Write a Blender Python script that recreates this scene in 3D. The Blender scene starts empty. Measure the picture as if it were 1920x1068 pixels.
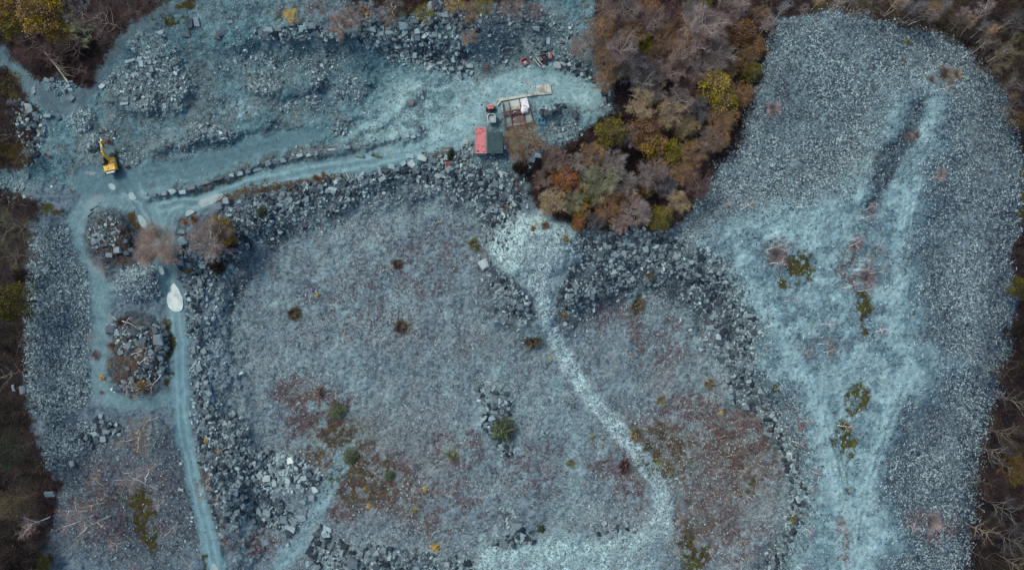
import bpy, bmesh, math, random
import numpy as np
from mathutils import Vector, Matrix

C = bpy.context.scene
COL = C.collection
RNG = np.random.default_rng(7)
random.seed(7)

# ------------------------------------------------------------------ camera, sky, sun, exposure
D = 165.0            # height of the drone above the quarry bench, metres
F = 1287.0           # focal length in pixels of the 1920-wide photograph
cam_d = bpy.data.cameras.new("Camera")
cam_d.sensor_width = 36.0
cam_d.lens = 36.0 * F / 1920.0
cam_d.clip_start = 1.0
cam_d.clip_end = 6000.0
cam = bpy.data.objects.new("Camera", cam_d)
cam.location = (0, 0, D)
COL.objects.link(cam)
C.camera = cam

SUN_EL, SUN_ROT = math.radians(50), math.radians(-50)     # high in the upper left, behind cloud
world = bpy.data.worlds.new("World")
C.world = world
world.use_nodes = True
wn = world.node_tree
bg = wn.nodes["Background"]
sky = wn.nodes.new("ShaderNodeTexSky")
sky.sky_type = 'NISHITA'
sky.sun_disc = False
sky.sun_elevation = SUN_EL
sky.sun_rotation = SUN_ROT
sky.air_density = 1.0
sky.dust_density = 2.0
wn.links.new(sky.outputs[0], bg.inputs[0])
bg.inputs[1].default_value = 0.13

sun_d = bpy.data.lights.new("Sun", 'SUN')
sun_d.energy = 1.5
sun_d.angle = math.radians(20)
sun_d.color = (1.0, 0.95, 0.88)
sun = bpy.data.objects.new("Sun", sun_d)
sv = Vector((math.sin(SUN_ROT) * math.cos(SUN_EL), math.cos(SUN_ROT) * math.cos(SUN_EL), math.sin(SUN_EL)))
sun.rotation_euler = sv.to_track_quat('Z', 'Y').to_euler()
sun.location = sv * 400
COL.objects.link(sun)

C.view_settings.view_transform = 'Standard'
C.view_settings.look = 'None'
C.view_settings.gamma = 1.0
C.view_settings.exposure = 0.23
C.cycles.max_bounces = 4
C.cycles.diffuse_bounces = 2
C.cycles.transparent_max_bounces = 4

# light of this sky on a level white sheet, per channel: turns a colour seen in the photo into an albedo
LIGHT = np.array([0.80, 0.80, 0.95])


def S(r, g, b, k=1.0):
    c = np.array([r, g, b], float) / 255.0
    c = np.where(c <= 0.04045, c / 12.92, ((c + 0.055) / 1.055) ** 2.4)
    return tuple(np.clip(c / LIGHT * k, 0, 0.85))


# ------------------------------------------------------------------ object helpers
def tag(o, label=None, cat=None, group=None, kind=None):
    if label: o["label"] = label
    if cat: o["category"] = cat
    if group: o["group"] = group
    if kind: o["kind"] = kind
    return o


def thing(name, label, cat, loc=(0, 0, 0), rotz=0.0, group=None):
    o = bpy.data.objects.new(name, None)
    o.location = loc
    o.rotation_euler = (0, 0, rotz)
    o.empty_display_size = 0.3
    COL.objects.link(o)
    return tag(o, label, cat, group)


class MB:
    """collects boxes, tubes and faces; build() links them as one mesh object"""
    def __init__(self):
        self.v, self.f, self.t = [], [], []

    def face(self, pts, tone=0.5):
        n = len(self.v)
        self.v.extend([tuple(p) for p in pts])
        self.f.append(tuple(range(n, n + len(pts))))
        self.t.append(tone)

    def box(self, c, s, rz=0.0, rx=0.0, ry=0.0, taper=1.0, tone=0.5, b=0.0):
        M = Matrix.Translation(c) @ Matrix.Rotation(rz, 4, 'Z') @ Matrix.Rotation(ry, 4, 'Y') @ Matrix.Rotation(rx, 4, 'X')
        hx, hy, hz = s[0] / 2, s[1] / 2, s[2] / 2
        if b > 0:      # chamfered upright and top edges
            b = min(b, hx * .45, hy * .45, hz * .8)
            ring = lambda i, z, k: [M @ Vector((x * k, y * k, z)) for x, y in
                ((-hx + b + i, -hy + i), (hx - b - i, -hy + i), (hx - i, -hy + b + i), (hx - i, hy - b - i), (hx - b - i, hy - i), (-hx + b + i, hy - i), (-hx + i, hy - b - i), (-hx + i, -hy + b + i))]
            rings = [ring(0, -hz, 1), ring(0, hz - b, taper), ring(b * .8, hz, taper)]
            n = len(self.v)
            for r in rings: self.v.extend([tuple(p) for p in r])
            for k in range(2):
                for i in range(8):
                    j = (i + 1) % 8
                    self.f.append((n + k * 8 + i, n + k * 8 + j, n + k * 8 + 8 + j, n + k * 8 + 8 + i)); self.t.append(tone)
            self.f.append(tuple(n + 16 + i for i in range(8))); self.t.append(tone)
            self.f.append(tuple(n + 7 - i for i in range(8))); self.t.append(tone)
            return
        P = [M @ Vector((x * hx * k, y * hy * k, z * hz)) for z, k in ((-1, 1), (1, taper)) for x, y in ((-1, -1), (1, -1), (1, 1), (-1, 1))]
        n = len(self.v)
        self.v.extend([tuple(p) for p in P])
        for q in ((3, 2, 1, 0), (4, 5, 6, 7), (0, 1, 5, 4), (1, 2, 6, 5), (2, 3, 7, 6), (3, 0, 4, 7)):
            self.f.append(tuple(n + i for i in q)); self.t.append(tone)

    def tube(self, pts, rad, sides=6, cap=True, tone=0.5):
        pts = [Vector(p) for p in pts]
        n0 = len(self.v)
        ref = Vector((0.31, 0.17, 0.93))
        for i, p in enumerate(pts):
            d = (pts[min(i + 1, len(pts) - 1)] - pts[max(i - 1, 0)])
            if d.length < 1e-6: d = Vector((0, 0, 1))
            d.normalize()
            a = d.cross(ref)
            if a.length < 0.1: a = d.cross(Vector((1, 0, 0)))
            a.normalize(); b = d.cross(a)
            r = rad[i] if hasattr(rad, '__len__') else rad
            for k in range(sides):
                t = 2 * math.pi * k / sides
                self.v.append(tuple(p + (a * math.cos(t) + b * math.sin(t)) * r))
        for i in range(len(pts) - 1):
            for k in range(sides):
                j = (k + 1) % sides
                a0 = n0 + i * sides
                self.f.append((a0 + k, a0 + j, a0 + sides + j, a0 + sides + k)); self.t.append(tone)
        if cap:
            self.f.append(tuple(n0 + k for k in range(sides))[::-1]); self.t.append(tone)
            e = n0 + (len(pts) - 1) * sides
            self.f.append(tuple(e + k for k in range(sides))); self.t.append(tone)

    def prism(self, prof, x0, x1, M=None, tone=0.5):
        """profile in (y,z) pulled along x"""
        M = M or Matrix()
        n = len(prof); b = len(self.v)
        for x in (x0, x1):
            self.v.extend([tuple(M @ Vector((x, y, z))) for y, z in prof])
        for i in range(n):
            j = (i + 1) % n
            self.f.append((b + i, b + j, b + n + j, b + n + i)); self.t.append(tone)
        self.f.append(tuple(b + i for i in range(n))[::-1]); self.t.append(tone)
        self.f.append(tuple(b + n + i for i in range(n))); self.t.append(tone)

    def mesh(self, name, mat):
        m = bpy.data.meshes.new(name)
        m.from_pydata(self.v, [], self.f)
        at = m.attributes.new("tone", 'FLOAT', 'FACE')
        at.data.foreach_set("value", np.array(self.t, np.float32))
        if mat: m.materials.append(mat)
        m.update()
        return m

    def build(self, name, mat, parent=None):
        o = bpy.data.objects.new(name, self.mesh(name, mat))
        COL.objects.link(o)
        if parent: o.parent = parent
        return o


def np_mesh(name, V, loops, counts, mat, tone=None, smooth=False):
    """a mesh straight from arrays"""
    m = bpy.data.meshes.new(name)
    m.vertices.add(len(V)); m.vertices.foreach_set("co", np.asarray(V, np.float32).ravel())
    m.loops.add(len(loops)); m.loops.foreach_set("vertex_index", np.asarray(loops, np.int32))
    m.polygons.add(len(counts))
    st = np.concatenate([[0], np.cumsum(counts)[:-1]]).astype(np.int32)
    m.polygons.foreach_set("loop_start", st)
    m.polygons.foreach_set("loop_total", np.asarray(counts, np.int32))
    m.polygons.foreach_set("use_smooth", np.full(len(counts), smooth))
    if tone is not None:
        at = m.attributes.new("tone", 'FLOAT', 'FACE')
        at.data.foreach_set("value", np.asarray(tone, np.float32))
    if mat: m.materials.append(mat)
    m.update(calc_edges=True)
    o = bpy.data.objects.new(name, m)
    COL.objects.link(o)
    return o


# ------------------------------------------------------------------ materials
def new_mat(name):
    m = bpy.data.materials.new(name); m.use_nodes = True
    nt = m.node_tree
    return m, nt, nt.nodes["Principled BSDF"]


def paint(name, col, rough=0.5, metal=0.0, wear=0.25, wear_col=None, scale=3.0):
    m, nt, p = new_mat(name)
    tc = nt.nodes.new("ShaderNodeTexCoord")
    no = nt.nodes.new("ShaderNodeTexNoise"); no.inputs["Scale"].default_value = scale; no.inputs["Detail"].default_value = 6
    nt.links.new(tc.outputs["Object"], no.inputs["Vector"])
    rp = nt.nodes.new("ShaderNodeValToRGB")
    wc = wear_col or tuple(c * 0.55 for c in col)
    rp.color_ramp.elements[0].position = 0.30 + wear * 0.2; rp.color_ramp.elements[0].color = (*wc, 1)
    rp.color_ramp.elements[1].position = 0.42 + wear * 0.3; rp.color_ramp.elements[1].color = (*col, 1)
    nt.links.new(no.outputs["Fac"], rp.inputs[0]); nt.links.new(rp.outputs[0], p.inputs["Base Color"])
    p.inputs["Roughness"].default_value = rough; p.inputs["Metallic"].default_value = metal
    return m


def tone_mat(name, c0, c1, rough=0.85, obj_var=0.2, noise=0.0, nscale=1.5, use_attr=True, spec=0.3, hue=0.0):
    """two colours mixed by the face attribute 'tone', with a change of brightness from object to object"""
    m, nt, p = new_mat(name)
    mix = nt.nodes.new("ShaderNodeMix"); mix.data_type = 'RGBA'
    mix.inputs["A"].default_value = (*c0, 1); mix.inputs["B"].default_value = (*c1, 1)
    oi = nt.nodes.new("ShaderNodeObjectInfo")
    if use_attr:
        at = nt.nodes.new("ShaderNodeAttribute"); at.attribute_name = "tone"
        nt.links.new(at.outputs["Fac"], mix.inputs["Factor"])
    else:
        nt.links.new(oi.outputs["Random"], mix.inputs["Factor"])
    col = mix.outputs["Result"]
    mr = nt.nodes.new("ShaderNodeMapRange")
    mr.inputs["To Min"].default_value = 1 - obj_var; mr.inputs["To Max"].default_value = 1 + obj_var
    nt.links.new(oi.outputs["Random"], mr.inputs["Value"])
    val = mr.outputs["Result"]
    if noise > 0:
        tc = nt.nodes.new("ShaderNodeTexCoord")
        no = nt.nodes.new("ShaderNodeTexNoise"); no.inputs["Scale"].default_value = nscale; no.inputs["Detail"].default_value = 5
        nt.links.new(tc.outputs["Object"], no.inputs["Vector"])
        m2 = nt.nodes.new("ShaderNodeMapRange")
        m2.inputs["From Min"].default_value = 0.25; m2.inputs["From Max"].default_value = 0.75
        m2.inputs["To Min"].default_value = 1 - noise; m2.inputs["To Max"].default_value = 1 + noise
        nt.links.new(no.outputs["Fac"], m2.inputs["Value"])
        mu = nt.nodes.new("ShaderNodeMath"); mu.operation = 'MULTIPLY'
        nt.links.new(val, mu.inputs[0]); nt.links.new(m2.outputs["Result"], mu.inputs[1])
        val = mu.outputs[0]
    vm = nt.nodes.new("ShaderNodeVectorMath"); vm.operation = 'SCALE'
    nt.links.new(col, vm.inputs[0]); nt.links.new(val, vm.inputs["Scale"])
    out = vm.outputs[0]
    if hue > 0:
        tc = nt.nodes.new("ShaderNodeTexCoord"); no = nt.nodes.new("ShaderNodeTexNoise"); no.inputs["Scale"].default_value = .5; no.inputs["Detail"].default_value = 3
        nt.links.new(tc.outputs["Object"], no.inputs["Vector"])
        hs = nt.nodes.new("ShaderNodeHueSaturation")
        for sock, lo, hi in (("Hue", .5 - hue, .5 + hue), ("Saturation", .65, 1.3), ("Value", .72, 1.28)):
            m3 = nt.nodes.new("ShaderNodeMapRange"); m3.inputs["From Min"].default_value = .3; m3.inputs["From Max"].default_value = .7
            m3.inputs["To Min"].default_value = lo; m3.inputs["To Max"].default_value = hi
            nt.links.new(no.outputs["Fac"], m3.inputs["Value"]); nt.links.new(m3.outputs["Result"], hs.inputs[sock])
        nt.links.new(out, hs.inputs["Color"]); out = hs.outputs["Color"]
    nt.links.new(out, p.inputs["Base Color"])
    p.inputs["Roughness"].default_value = rough
    p.inputs["Specular IOR Level"].default_value = spec
    return m


# ------------------------------------------------------------------ terrain
def axis(lo, hi, step, far):
    core = np.arange(lo, hi + 1, step, dtype=float)
    g = np.geomspace(30, far, 14)
    return np.concatenate([lo - g[::-1], core, hi + g])


STEP = 2.0
us, vs = axis(-120, 2040, STEP, 11000), axis(-120, 1188, STEP, 11000)
U, V = np.meshgrid(us, vs)
_tab = np.random.default_rng(3).random((256, 256))


def vnoise(x, y, s=0):
    x = x + s * 37.3; y = y + s * 91.7
    xi, yi = np.floor(x).astype(int), np.floor(y).astype(int)
    xf, yf = x - xi, y - yi
    xf = xf * xf * (3 - 2 * xf); yf = yf * yf * (3 - 2 * yf)
    a, b, c, d = _tab[yi % 256, xi % 256], _tab[yi % 256, (xi + 1) % 256], _tab[(yi + 1) % 256, xi % 256], _tab[(yi + 1) % 256, (xi + 1) % 256]
    return (a * (1 - xf) + b * xf) * (1 - yf) + (c * (1 - xf) + d * xf) * yf


def fbm(x, y, s=0, oc=4):
    t, a, n = 0, 0.5, 0
    for k in range(oc):
        t = t + a * vnoise(x * 2 ** k, y * 2 ** k, s + k); n += a; a *= 0.5
    return t / n - 0.5


WU = U + 26 * fbm(U / 45, V / 45, 1) + 9 * fbm(U / 10, V / 10, 11, 2)
WV = V + 26 * fbm(U / 45, V / 45, 5) + 9 * fbm(U / 10, V / 10, 15, 2)


def sdf_poly(pts, x=None, y=None):
    """distance to the outline, positive inside"""
    x = WU if x is None else x; y = WV if y is None else y
    d2 = np.full(x.shape, 1e12); ins = np.zeros(x.shape, bool)
    n = len(pts)
    for i in range(n):
        x0, y0 = pts[i]; x1, y1 = pts[(i + 1) % n]
        ex, ey = x1 - x0, y1 - y0
        t = np.clip(((x - x0) * ex + (y - y0) * ey) / (ex * ex + ey * ey + 1e-9), 0, 1)
        d2 = np.minimum(d2, (x - x0 - t * ex) ** 2 + (y - y0 - t * ey) ** 2)
        if y0 != y1:
            ins ^= ((y0 > y) != (y1 > y)) & (x < ex * (y - y0) / (y1 - y0) + x0)
    d = np.sqrt(d2)
    return np.where(ins, d, -d)


def sd_line(pts, w, x=None, y=None):
    """half-width minus the distance to a line through pts; w one width or one for each point"""
    x = WU if x is None else x; y = WV if y is None else y
    w = [w] * len(pts) if not hasattr(w, '__len__') else w
    best = np.full(x.shape, -1e6)
    for i in range(len(pts) - 1):
        x0, y0 = pts[i]; x1, y1 = pts[i + 1]
        ex, ey = x1 - x0, y1 - y0
        t = np.clip(((x - x0) * ex + (y - y0) * ey) / (ex * ex + ey * ey + 1e-9), 0, 1)
        d = np.hypot(x - x0 - t * ex, y - y0 - t * ey)
        best = np.maximum(best, (w[i] * (1 - t) + w[i + 1] * t) / 2 - d)
    return best


def sm(d, a, b):
    t = np.clip((d - a) / (b - a), 0, 1)
    return t * t * (3 - 2 * t)


def blob(cx, cy, rx, ry=None, x=None, y=None):
    ry = ry or rx
    x = WU if x is None else x; y = WV if y is None else y
    return 1 - np.hypot((x - cx) / rx, (y - cy) / ry)


# outlines, in pixels of the photograph
PIT = [(395, 700), (375, 640), (372, 570), (395, 500), (450, 430), (530, 380), (620, 345), (720, 318), (830, 312), (915, 335), (960, 385),
       (975, 440), (960, 520), (1000, 590), (1050, 560), (1110, 520), (1200, 480), (1290, 505), (1340, 560), (1385, 640), (1400, 720), (1450, 780),
       (1490, 860), (1485, 980), (1440, 1068), (1440, 1300), (430, 1300), (420, 1068), (410, 950), (400, 800)]
TIP = [(1445, 70), (1480, 50), (1560, 30), (1650, 45), (1720, 70), (1800, 100), (1850, 150), (1890, 230), (1912, 330), (1895, 420), (1880, 520), (1890, 620),
       (1865, 700), (1850, 780), (1825, 860), (1828, 960), (1812, 1068), (1800, 1300), (1490, 1300), (1480, 1068), (1505, 960), (1490, 850), (1450, 770),
       (1405, 700), (1395, 620), (1350, 540), (1300, 470), (1290, 440), (1340, 330), (1400, 260), (1425, 160)]
PLATEAU = [(1330, 455), (1400, 415), (1480, 400), (1600, 365), (1640, 300), (1690, 180), (1740, 170), (1760, 210), (1740, 330), (1710, 420), (1700, 500), (1720, 580),
           (1730, 640), (1775, 690), (1740, 730), (1690, 760), (1660, 830), (1640, 920), (1670, 960), (1700, 1000), (1650, 1068), (1640, 1300), (1500, 1300), (1500, 1068),
           (1520, 960), (1535, 850), (1500, 760), (1445, 680), (1440, 600), (1400, 530)]
LTIP = [(55, 440), (130, 420), (180, 450), (195, 500), (190, 560), (185, 640), (185, 720), (150, 770), (100, 800), (60, 770), (48, 700), (50, 560)]
FOREST = [
    [(-200, -200), (420, -200), (385, -5), (310, 8), (250, 40), (215, 75), (180, 125), (165, 165), (110, 150), (75, 150), (40, 130), (10, 85), (-200, 80)],
    [(-200, 110), (10, 130), (55, 185), (75, 215), (60, 260), (55, 300), (30, 320), (-200, 330)],
    [(-200, 350), (0, 358), (45, 372), (85, 390), (60, 420), (50, 480), (46, 560), (48, 680), (45, 760), (75, 830), (85, 880), (115, 905), (100, 960), (90, 1000), (60, 1068), (60, 1300), (-200, 1300)],
    [(1115, 40), (1130, -200), (1440, -200), (1450, 50), (1425, 130), (1405, 200), (1390, 270), (1335, 325), (1290, 400), (1250, 435), (1150, 432), (1080, 432), (1010, 395), (980, 330), (1020, 285), (1060, 275),
     (1120, 230), (1160, 200), (1130, 130)],
    [(1430, -200), (1445, 30), (1540, 22), (1640, 32), (1710, 60), (1790, 80), (1830, 120), (1880, 180), (1905, 260), (1925, 340), (1905, 440), (1890, 500), (1905, 560), (1895, 640), (1870, 700), (1855, 780), (1828, 860), (1830, 960), (1815, 1068), (1810, 1300), (2600, 1300), (2600, -200)],
    [(560, -200), (1000, -200), (1010, 2), (960, 12), (900, 6), (820, 16), (760, 24), (700, 6), (640, 2)],
]
ROADS = [
    ([(1110, 180), (1000, 150), (920, 190), (865, 250), (790, 282), (690, 303), (570, 323), (460, 350), (380, 378), (300, 388)], [40, 50, 70, 48, 38, 36, 34, 34, 36, 40]),
    ([(360, 385), (300, 385), (250, 372), (205, 365), (165, 380), (142, 415), (150, 450), (172, 490), (190, 540), (188, 640), (186, 730), (230, 752), (322, 745)], [30, 46, 46, 40, 30, 26, 24, 30, 34, 30, 30, 26, 18]),
    ([(290, 385), (300, 430), (308, 490), (325, 555), (334, 640), (338, 740), (345, 820), (364, 900), (384, 980), (402, 1060), (404, 1300)], [80, 52, 40, 36, 27, 25, 26, 27, 27, 32, 40]),
    ([(170, 340), (230, 335), (320, 325), (410, 305), (520, 270), (600, 245)], [60, 50, 36, 40, 40, 20]),
    ([(390, -30), (360, 8), (300, 24), (250, 52), (222, 90), (190, 130), (160, 175), (130, 200)], [20, 20, 17, 16, 16, 20, 26, 30]),
    ([(-20, 70), (2, 95), (30, 135), (60, 165), (100, 195)], [12, 12, 12, 20, 30]),
]
YARD = [(660, 270), (700, 200), (750, 150), (860, 145), (930, 135), (990, 130), (1060, 145), (1110, 160), (1125, 200), (1080, 215), (1040, 175), (940, 185), (905, 235), (885, 262), (800, 280)]
PITPATH = ([(1012, 470), (1018, 540), (1026, 610), (1062, 680), (1108, 748), (1160, 805), (1205, 858), (1234, 905), (1246, 955), (1236, 1000), (1195, 1030)], [44, 28, 26, 24, 25, 26, 28, 29, 32, 44, 60])
RAMP = [(915, 470), (930, 430), (970, 408), (1030, 412), (1075, 440), (1085, 475), (1055, 515), (1032, 560), (1008, 560), (985, 520), (930, 490)]
LOWPALE = [(890, 1040), (910, 1015), (1000, 1002), (1130, 1005), (1215, 985), (1250, 1000), (1240, 1068), (1240, 1300), (880, 1300)]
SIDEPATH = ([(650, 850), (625, 905), (590, 960), (560, 1020), (520, 1068)], [36, 28, 26, 26, 30])

d_pit = sdf_poly(PIT); d_tip = sdf_poly(TIP) + 16; d_plat = sdf_poly(PLATEAU); d_ltip = sdf_poly(LTIP)
d_forest = np.max([sdf_poly(p) for p in FOREST], axis=0)
SU = U + 0.35 * (WU - U); SV = V + 0.35 * (WV - V)
d_roads = [sd_line(p, w, SU, SV) for p, w in ROADS]
d_road = np.max(d_roads, axis=0)
d_yard = sdf_poly(YARD); d_path = sd_line(*PITPATH, SU, SV); d_ramp = sdf_poly(RAMP) + 7; d_low = sdf_poly(LOWPALE); d_side = sd_line(*SIDEPATH, SU, SV)

# heights in metres: the pit floor lies below the tracks, the spoil tip stands above and falls to the woods
H = np.zeros(U.shape)
H -= 4.5 * sm(d_pit, -10, 90)
H += 4.0 * sm(d_ramp, -25, 40) * sm(-V, -620, -480) + 2.5 * sm(d_low, -20, 50)
H += 5.0 * sm(d_plat, -70, 10)
H -= 6.0 * sm(-d_tip, -60, 60) * sm(U, 1280, 1420) * sm(-d_pit, -40, 10)
H -= 6.0 * sm(-d_ltip, -10, 70) * sm(-U, -75, -20)
H -= 3.5 * sm(d_forest, -10, 80)
H += 4.5 * sm(-V, -120, -60) * sm(U, 360, 470) * sm(-U, -1040, -900)
H -= 2.5 * sm(sd_line([(1722, 190), (1702, 250), (1655, 350), (1635, 390)], [22, 34, 34, 20]), -20, 16) * .8
H -= .5 * sm(sd_line([(1490, 400), (1450, 430), (1420, 455)], 12), -10, 8)
MOUNDS = [(262, 525, 58, 42, 3.0), (112, 845, 58, 46, 2.2), (258, 665, 66, 92, 2.2), (206, 438, 56, 62, 2.2), (270, 100, 90, 50, 2.4), (300, 160, 80, 60, 2.0), (490, 155, 55, 26, 1.8),
          (585, 150, 40, 30, 1.6), (660, 160, 45, 40, 1.5), (1045, 205, 55, 22, 1.6), (430, 890, 70, 90, 2.4), (520, 900, 90, 70, 2.0), (150, 220, 30, 24, 1.2), (175, 265, 26, 20, 1.2),
          (380, 255, 80, 22, 1.2), (930, 760, 36, 90, 1.2), (1090, 1000, 90, 20, 1.4), (700, 1050, 120, 40, 2.0), (970, 990, 40, 40, 1.8), (970, 560, 40, 34, 1.8), (1090, 550, 60, 28, 1.8), (1000, 88, 24, 26, 1.2)]
for cx, cy, rx, ry, h in MOUNDS:
    H += h * sm(blob(cx, cy, rx * 1.15, ry * 1.15), 0, 0.8)
for pts, w, h in (([(290, 282), (360, 262), (430, 246), (500, 240)], 20, 1.1), ([(380, 175), (450, 178), (560, 168), (640, 150)], 22, 1.0), ([(640, 262), (700, 240), (740, 220), (790, 160)], 12, .7), ([(200, 185), (240, 205), (290, 208)], 16, 1.2), ([(560, 122), (660, 118), (760, 112), (820, 140)], 24, 1.1), ([(700, 215), (640, 225), (560, 228), (480, 222)], 14, .7), ([(330, 120), (350, 160), (340, 200)], 18, .8)):
    H += h * sm(sd_line(pts, w), -w * .6, w * .5)
d_berm = sd_line([(275, 358), (350, 352), (440, 322), (520, 298), (600, 282), (700, 262), (790, 250)], 22)
H += 0.9 * sm(d_berm, -6, 8)
flat = np.maximum.reduce([sm(d_road, -8, 6), sm(d_yard, -8, 10)])
rough = (1 - 0.85 * flat)
edge = sm(d_pit, -30, 0) * sm(-d_pit, -95, -60)
H += rough * (1.6 * fbm(U / 90, V / 90, 21) + 1.0 * fbm(U / 22, V / 22, 31, 3) * (1 + 1.2 * edge) + 0.35 * (vnoise(U / 5, V / 5, 41) - .5))
far = np.maximum.reduce([-120 - U, U - 2040, -120 - V, V - 1188, np.zeros(U.shape)])
H += 60 * sm(far, 200, 9000) * fbm(U / 3000, V / 3000, 51)

GX, GY = (U - 960) * (D - H) / F, (534 - V) * (D - H) / F


def at(px, py, z):
    """the point at height z that stands at pixel (px, py) of the photograph"""
    return ((px - 960) * (D - z) / F, (534 - py) * (D - z) / F, z)


i0, j0 = int(np.argmin(abs(vs + 120))), int(np.argmin(abs(us + 120)))


def cell(px, py):
    i = np.clip(np.rint((np.asarray(py) + 120) / STEP).astype(int), 0, int(1308 / STEP)) + i0
    j = np.clip(np.rint((np.asarray(px) + 120) / STEP).astype(int), 0, int(2160 / STEP)) + j0
    return i, j


def hz(px, py):
    x = np.clip((np.asarray(px, float) + 120) / STEP, 0, 2160 / STEP - 1.01); y = np.clip((np.asarray(py, float) + 120) / STEP, 0, 1308 / STEP - 1.01)
    a, b = np.floor(x).astype(int), np.floor(y).astype(int)
    fx, fy = x - a, y - b
    a = a + j0; b = b + i0
    return (H[b, a] * (1 - fx) + H[b, a + 1] * fx) * (1 - fy) + (H[b + 1, a] * (1 - fx) + H[b + 1, a + 1] * fx) * fy


def ground(px, py, dz=0.0):
    z = float(hz(px, py))
    x, y, _ = at(px, py, z)
    return (x, y, z + dz)


def zat(X, Y):
    """ground height under a point of the plan"""
    z = 0.0
    for _ in range(6):
        z = float(hz(960 + X * F / (D - z), 534 - Y * F / (D - z)))
    return z


# ---- what lies on the ground: colour by the material there, with shade mixed in at places, 'grain' how stony it is
COLR = np.empty(U.shape + (3,)); COLR[:] = S(84, 103, 120)
GRAIN = np.full(U.shape, 0.55)


def lay(mask, col, grain=None, k=1.0):
    global COLR, GRAIN
    m = np.clip(mask * k, 0, 1)
    COLR = COLR * (1 - m[..., None]) + np.array(col) * m[..., None]
    if grain is not None: GRAIN = GRAIN * (1 - m) + grain * m


n1, n2, n3 = fbm(U / 60, V / 60, 61), fbm(U / 18, V / 18, 71), fbm(U / 8, V / 8, 81, 2)
up = sm(-V, -370, -330) * sm(-d_forest, -20, 10)
lay(up * sm(-U, -1150, -1080), S(76, 112, 127), 0.5)
lay(up * sm(blob(520, 115, 190, 50), 0, .5), S(56, 86, 100), 0.8)  # wet dark fines, with the slope's shade mixed into the colour
lay(up * sm(n1, .02, .16) * sm(-U, -700, -640), S(70, 92, 105), 0.7, .8)
lay(up * sm(n2, .03, .16), S(96, 124, 138), 0.6, .5)
lay(sm(d_pit, -10, 20), S(99, 118, 132), 0.65)
lay(sm(d_pit, -10, 20) * sm(n2, .0, .18), S(88, 104, 120), 0.75, .5)
lay(sm(d_pit, -10, 20) * sm(n1, .0, .2), S(112, 127, 139), 0.55, .8)
lay(sm(d_pit, -14, 0) * sm(-d_pit, -85, -55) * sm(-V, -700, -560), S(44, 55, 68), 0.9, .8)  # shade of the gaps between bank blocks, put into the ground colour
lay(sm(d_tip, -12, 12), S(70, 88, 105), 0.95)
lay(sm(d_tip, -12, 12) * sm(n1, .0, .15), S(88, 108, 124), 0.95)
lay(sm(d_tip, 0, 20) * sm(-d_tip, -80, -20) * sm(U, 1700, 1800), S(48, 60, 80), 1.0, .8)
lay(sm(blob(1480, 200, 90, 90), 0, .6), S(58, 72, 88), 1.0, .7)
lay(sm(d_plat + 40 * n1, -60, 25), S(95, 126, 143), 0.45)
lay(sm(d_plat, -20, 20) * sm(-n2 - .5 * n3, .02, .2), S(84, 112, 130), 0.6, .8)
lay(sm(d_plat, 0, 30) * sm(n2, .0, .18), S(122, 154, 170), 0.4)
lay(sm(blob(1500, 420, 130, 60), 0, .7), S(122, 156, 170), 0.4, .8)
lay(sm(sd_line([(1720, 195), (1702, 250), (1655, 345), (1635, 385)], [16, 30, 30, 14]), -10, 8), S(42, 54, 71), 0.95, .8)
lay(sm(sd_line([(1672, 262), (1640, 330)], 14), -8, 6), S(56, 72, 90), .95, .8)
lay(sm(blob(1630, 385, 40, 26), 0, .6) * sm(n2, -.1, .1), S(58, 78, 96), .9, .8)
lay(sm(sd_line([(1760, 190), (1735, 280), (1695, 380), (1682, 480), (1690, 560), (1670, 640)], [24, 24, 24, 20, 26, 30]), -10, 8), S(122, 156, 172), 0.25, .85)
lay(sm(sd_line([(1525, 740), (1545, 800), (1560, 880), (1590, 980), (1600, 1080), (1600, 1300)], [30, 30, 26, 26, 26, 30]), -9, 8), S(130, 163, 178), 0.2, .95)
lay(sm(sd_line([(1380, 520), (1450, 600), (1500, 680), (1530, 745)], [40, 30, 26, 26]), -9, 8), S(126, 160, 176), .25, .8)
lay(sm(sd_line([(1700, 700), (1660, 800), (1630, 900), (1615, 980)], [40, 24, 24, 20]), -9, 8), S(126, 160, 176), 0.2, .9)
lay(sm(d_ltip, -8, 8), S(68, 90, 106), 0.95)
lay(sm(-U, -130, -95) * sm(V, 880, 930) + sm(blob(250, 930, 200, 170), 0, .4), S(74, 85, 98), 0.7)
lay(sm(d_roads[1], -16, 8), S(98, 130, 144), 0.2, .9)
lay(sm(np.max([d_roads[k] for k in (0, 2, 3)], axis=0), -8, 5), S(95, 127, 141), 0.18)
lay(sm(np.max(d_roads[4:6], axis=0), -7, 5), S(74, 96, 110), 0.2)
lay(sm(d_roads[2], -7, 5) * sm(V, 600, 640), S(94, 130, 148), 0.1)
ruts = np.abs(sd_line(ROADS[2][0], [0] * len(ROADS[2][0]), SU, SV))
lay(sm(d_roads[2], -2, 4) * sm(-np.abs(ruts - 6), -3.5, -1), S(112, 146, 160), 0.1, .6)
r0 = np.abs(sd_line(ROADS[0][0], [0] * len(ROADS[0][0]), SU, SV))
lay(sm(d_roads[0], -2, 6) * sm(-np.abs(r0 - 8), -6, -1), S(118, 158, 172), 0.12, .7)
lay(sm(d_roads[3], -8, 8), S(78, 110, 126), 0.2, .9)
lay(sm(d_yard, -30, 16), S(120, 154, 166), 0.35)
lay(sm(d_yard, 0, 20) * sm(n2, .0, .2), S(138, 170, 180), 0.3)
lay(sm(d_ramp, -10, 14), S(148, 177, 188), 0.6)
lay(sm(d_path, -16, 2), S(112, 130, 144), 0.75)
lay(sm(d_path, -5, 4), S(150, 178, 192), 0.7)
lay(sm(d_low, -10, 12), S(138, 170, 184), 0.55)
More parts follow.
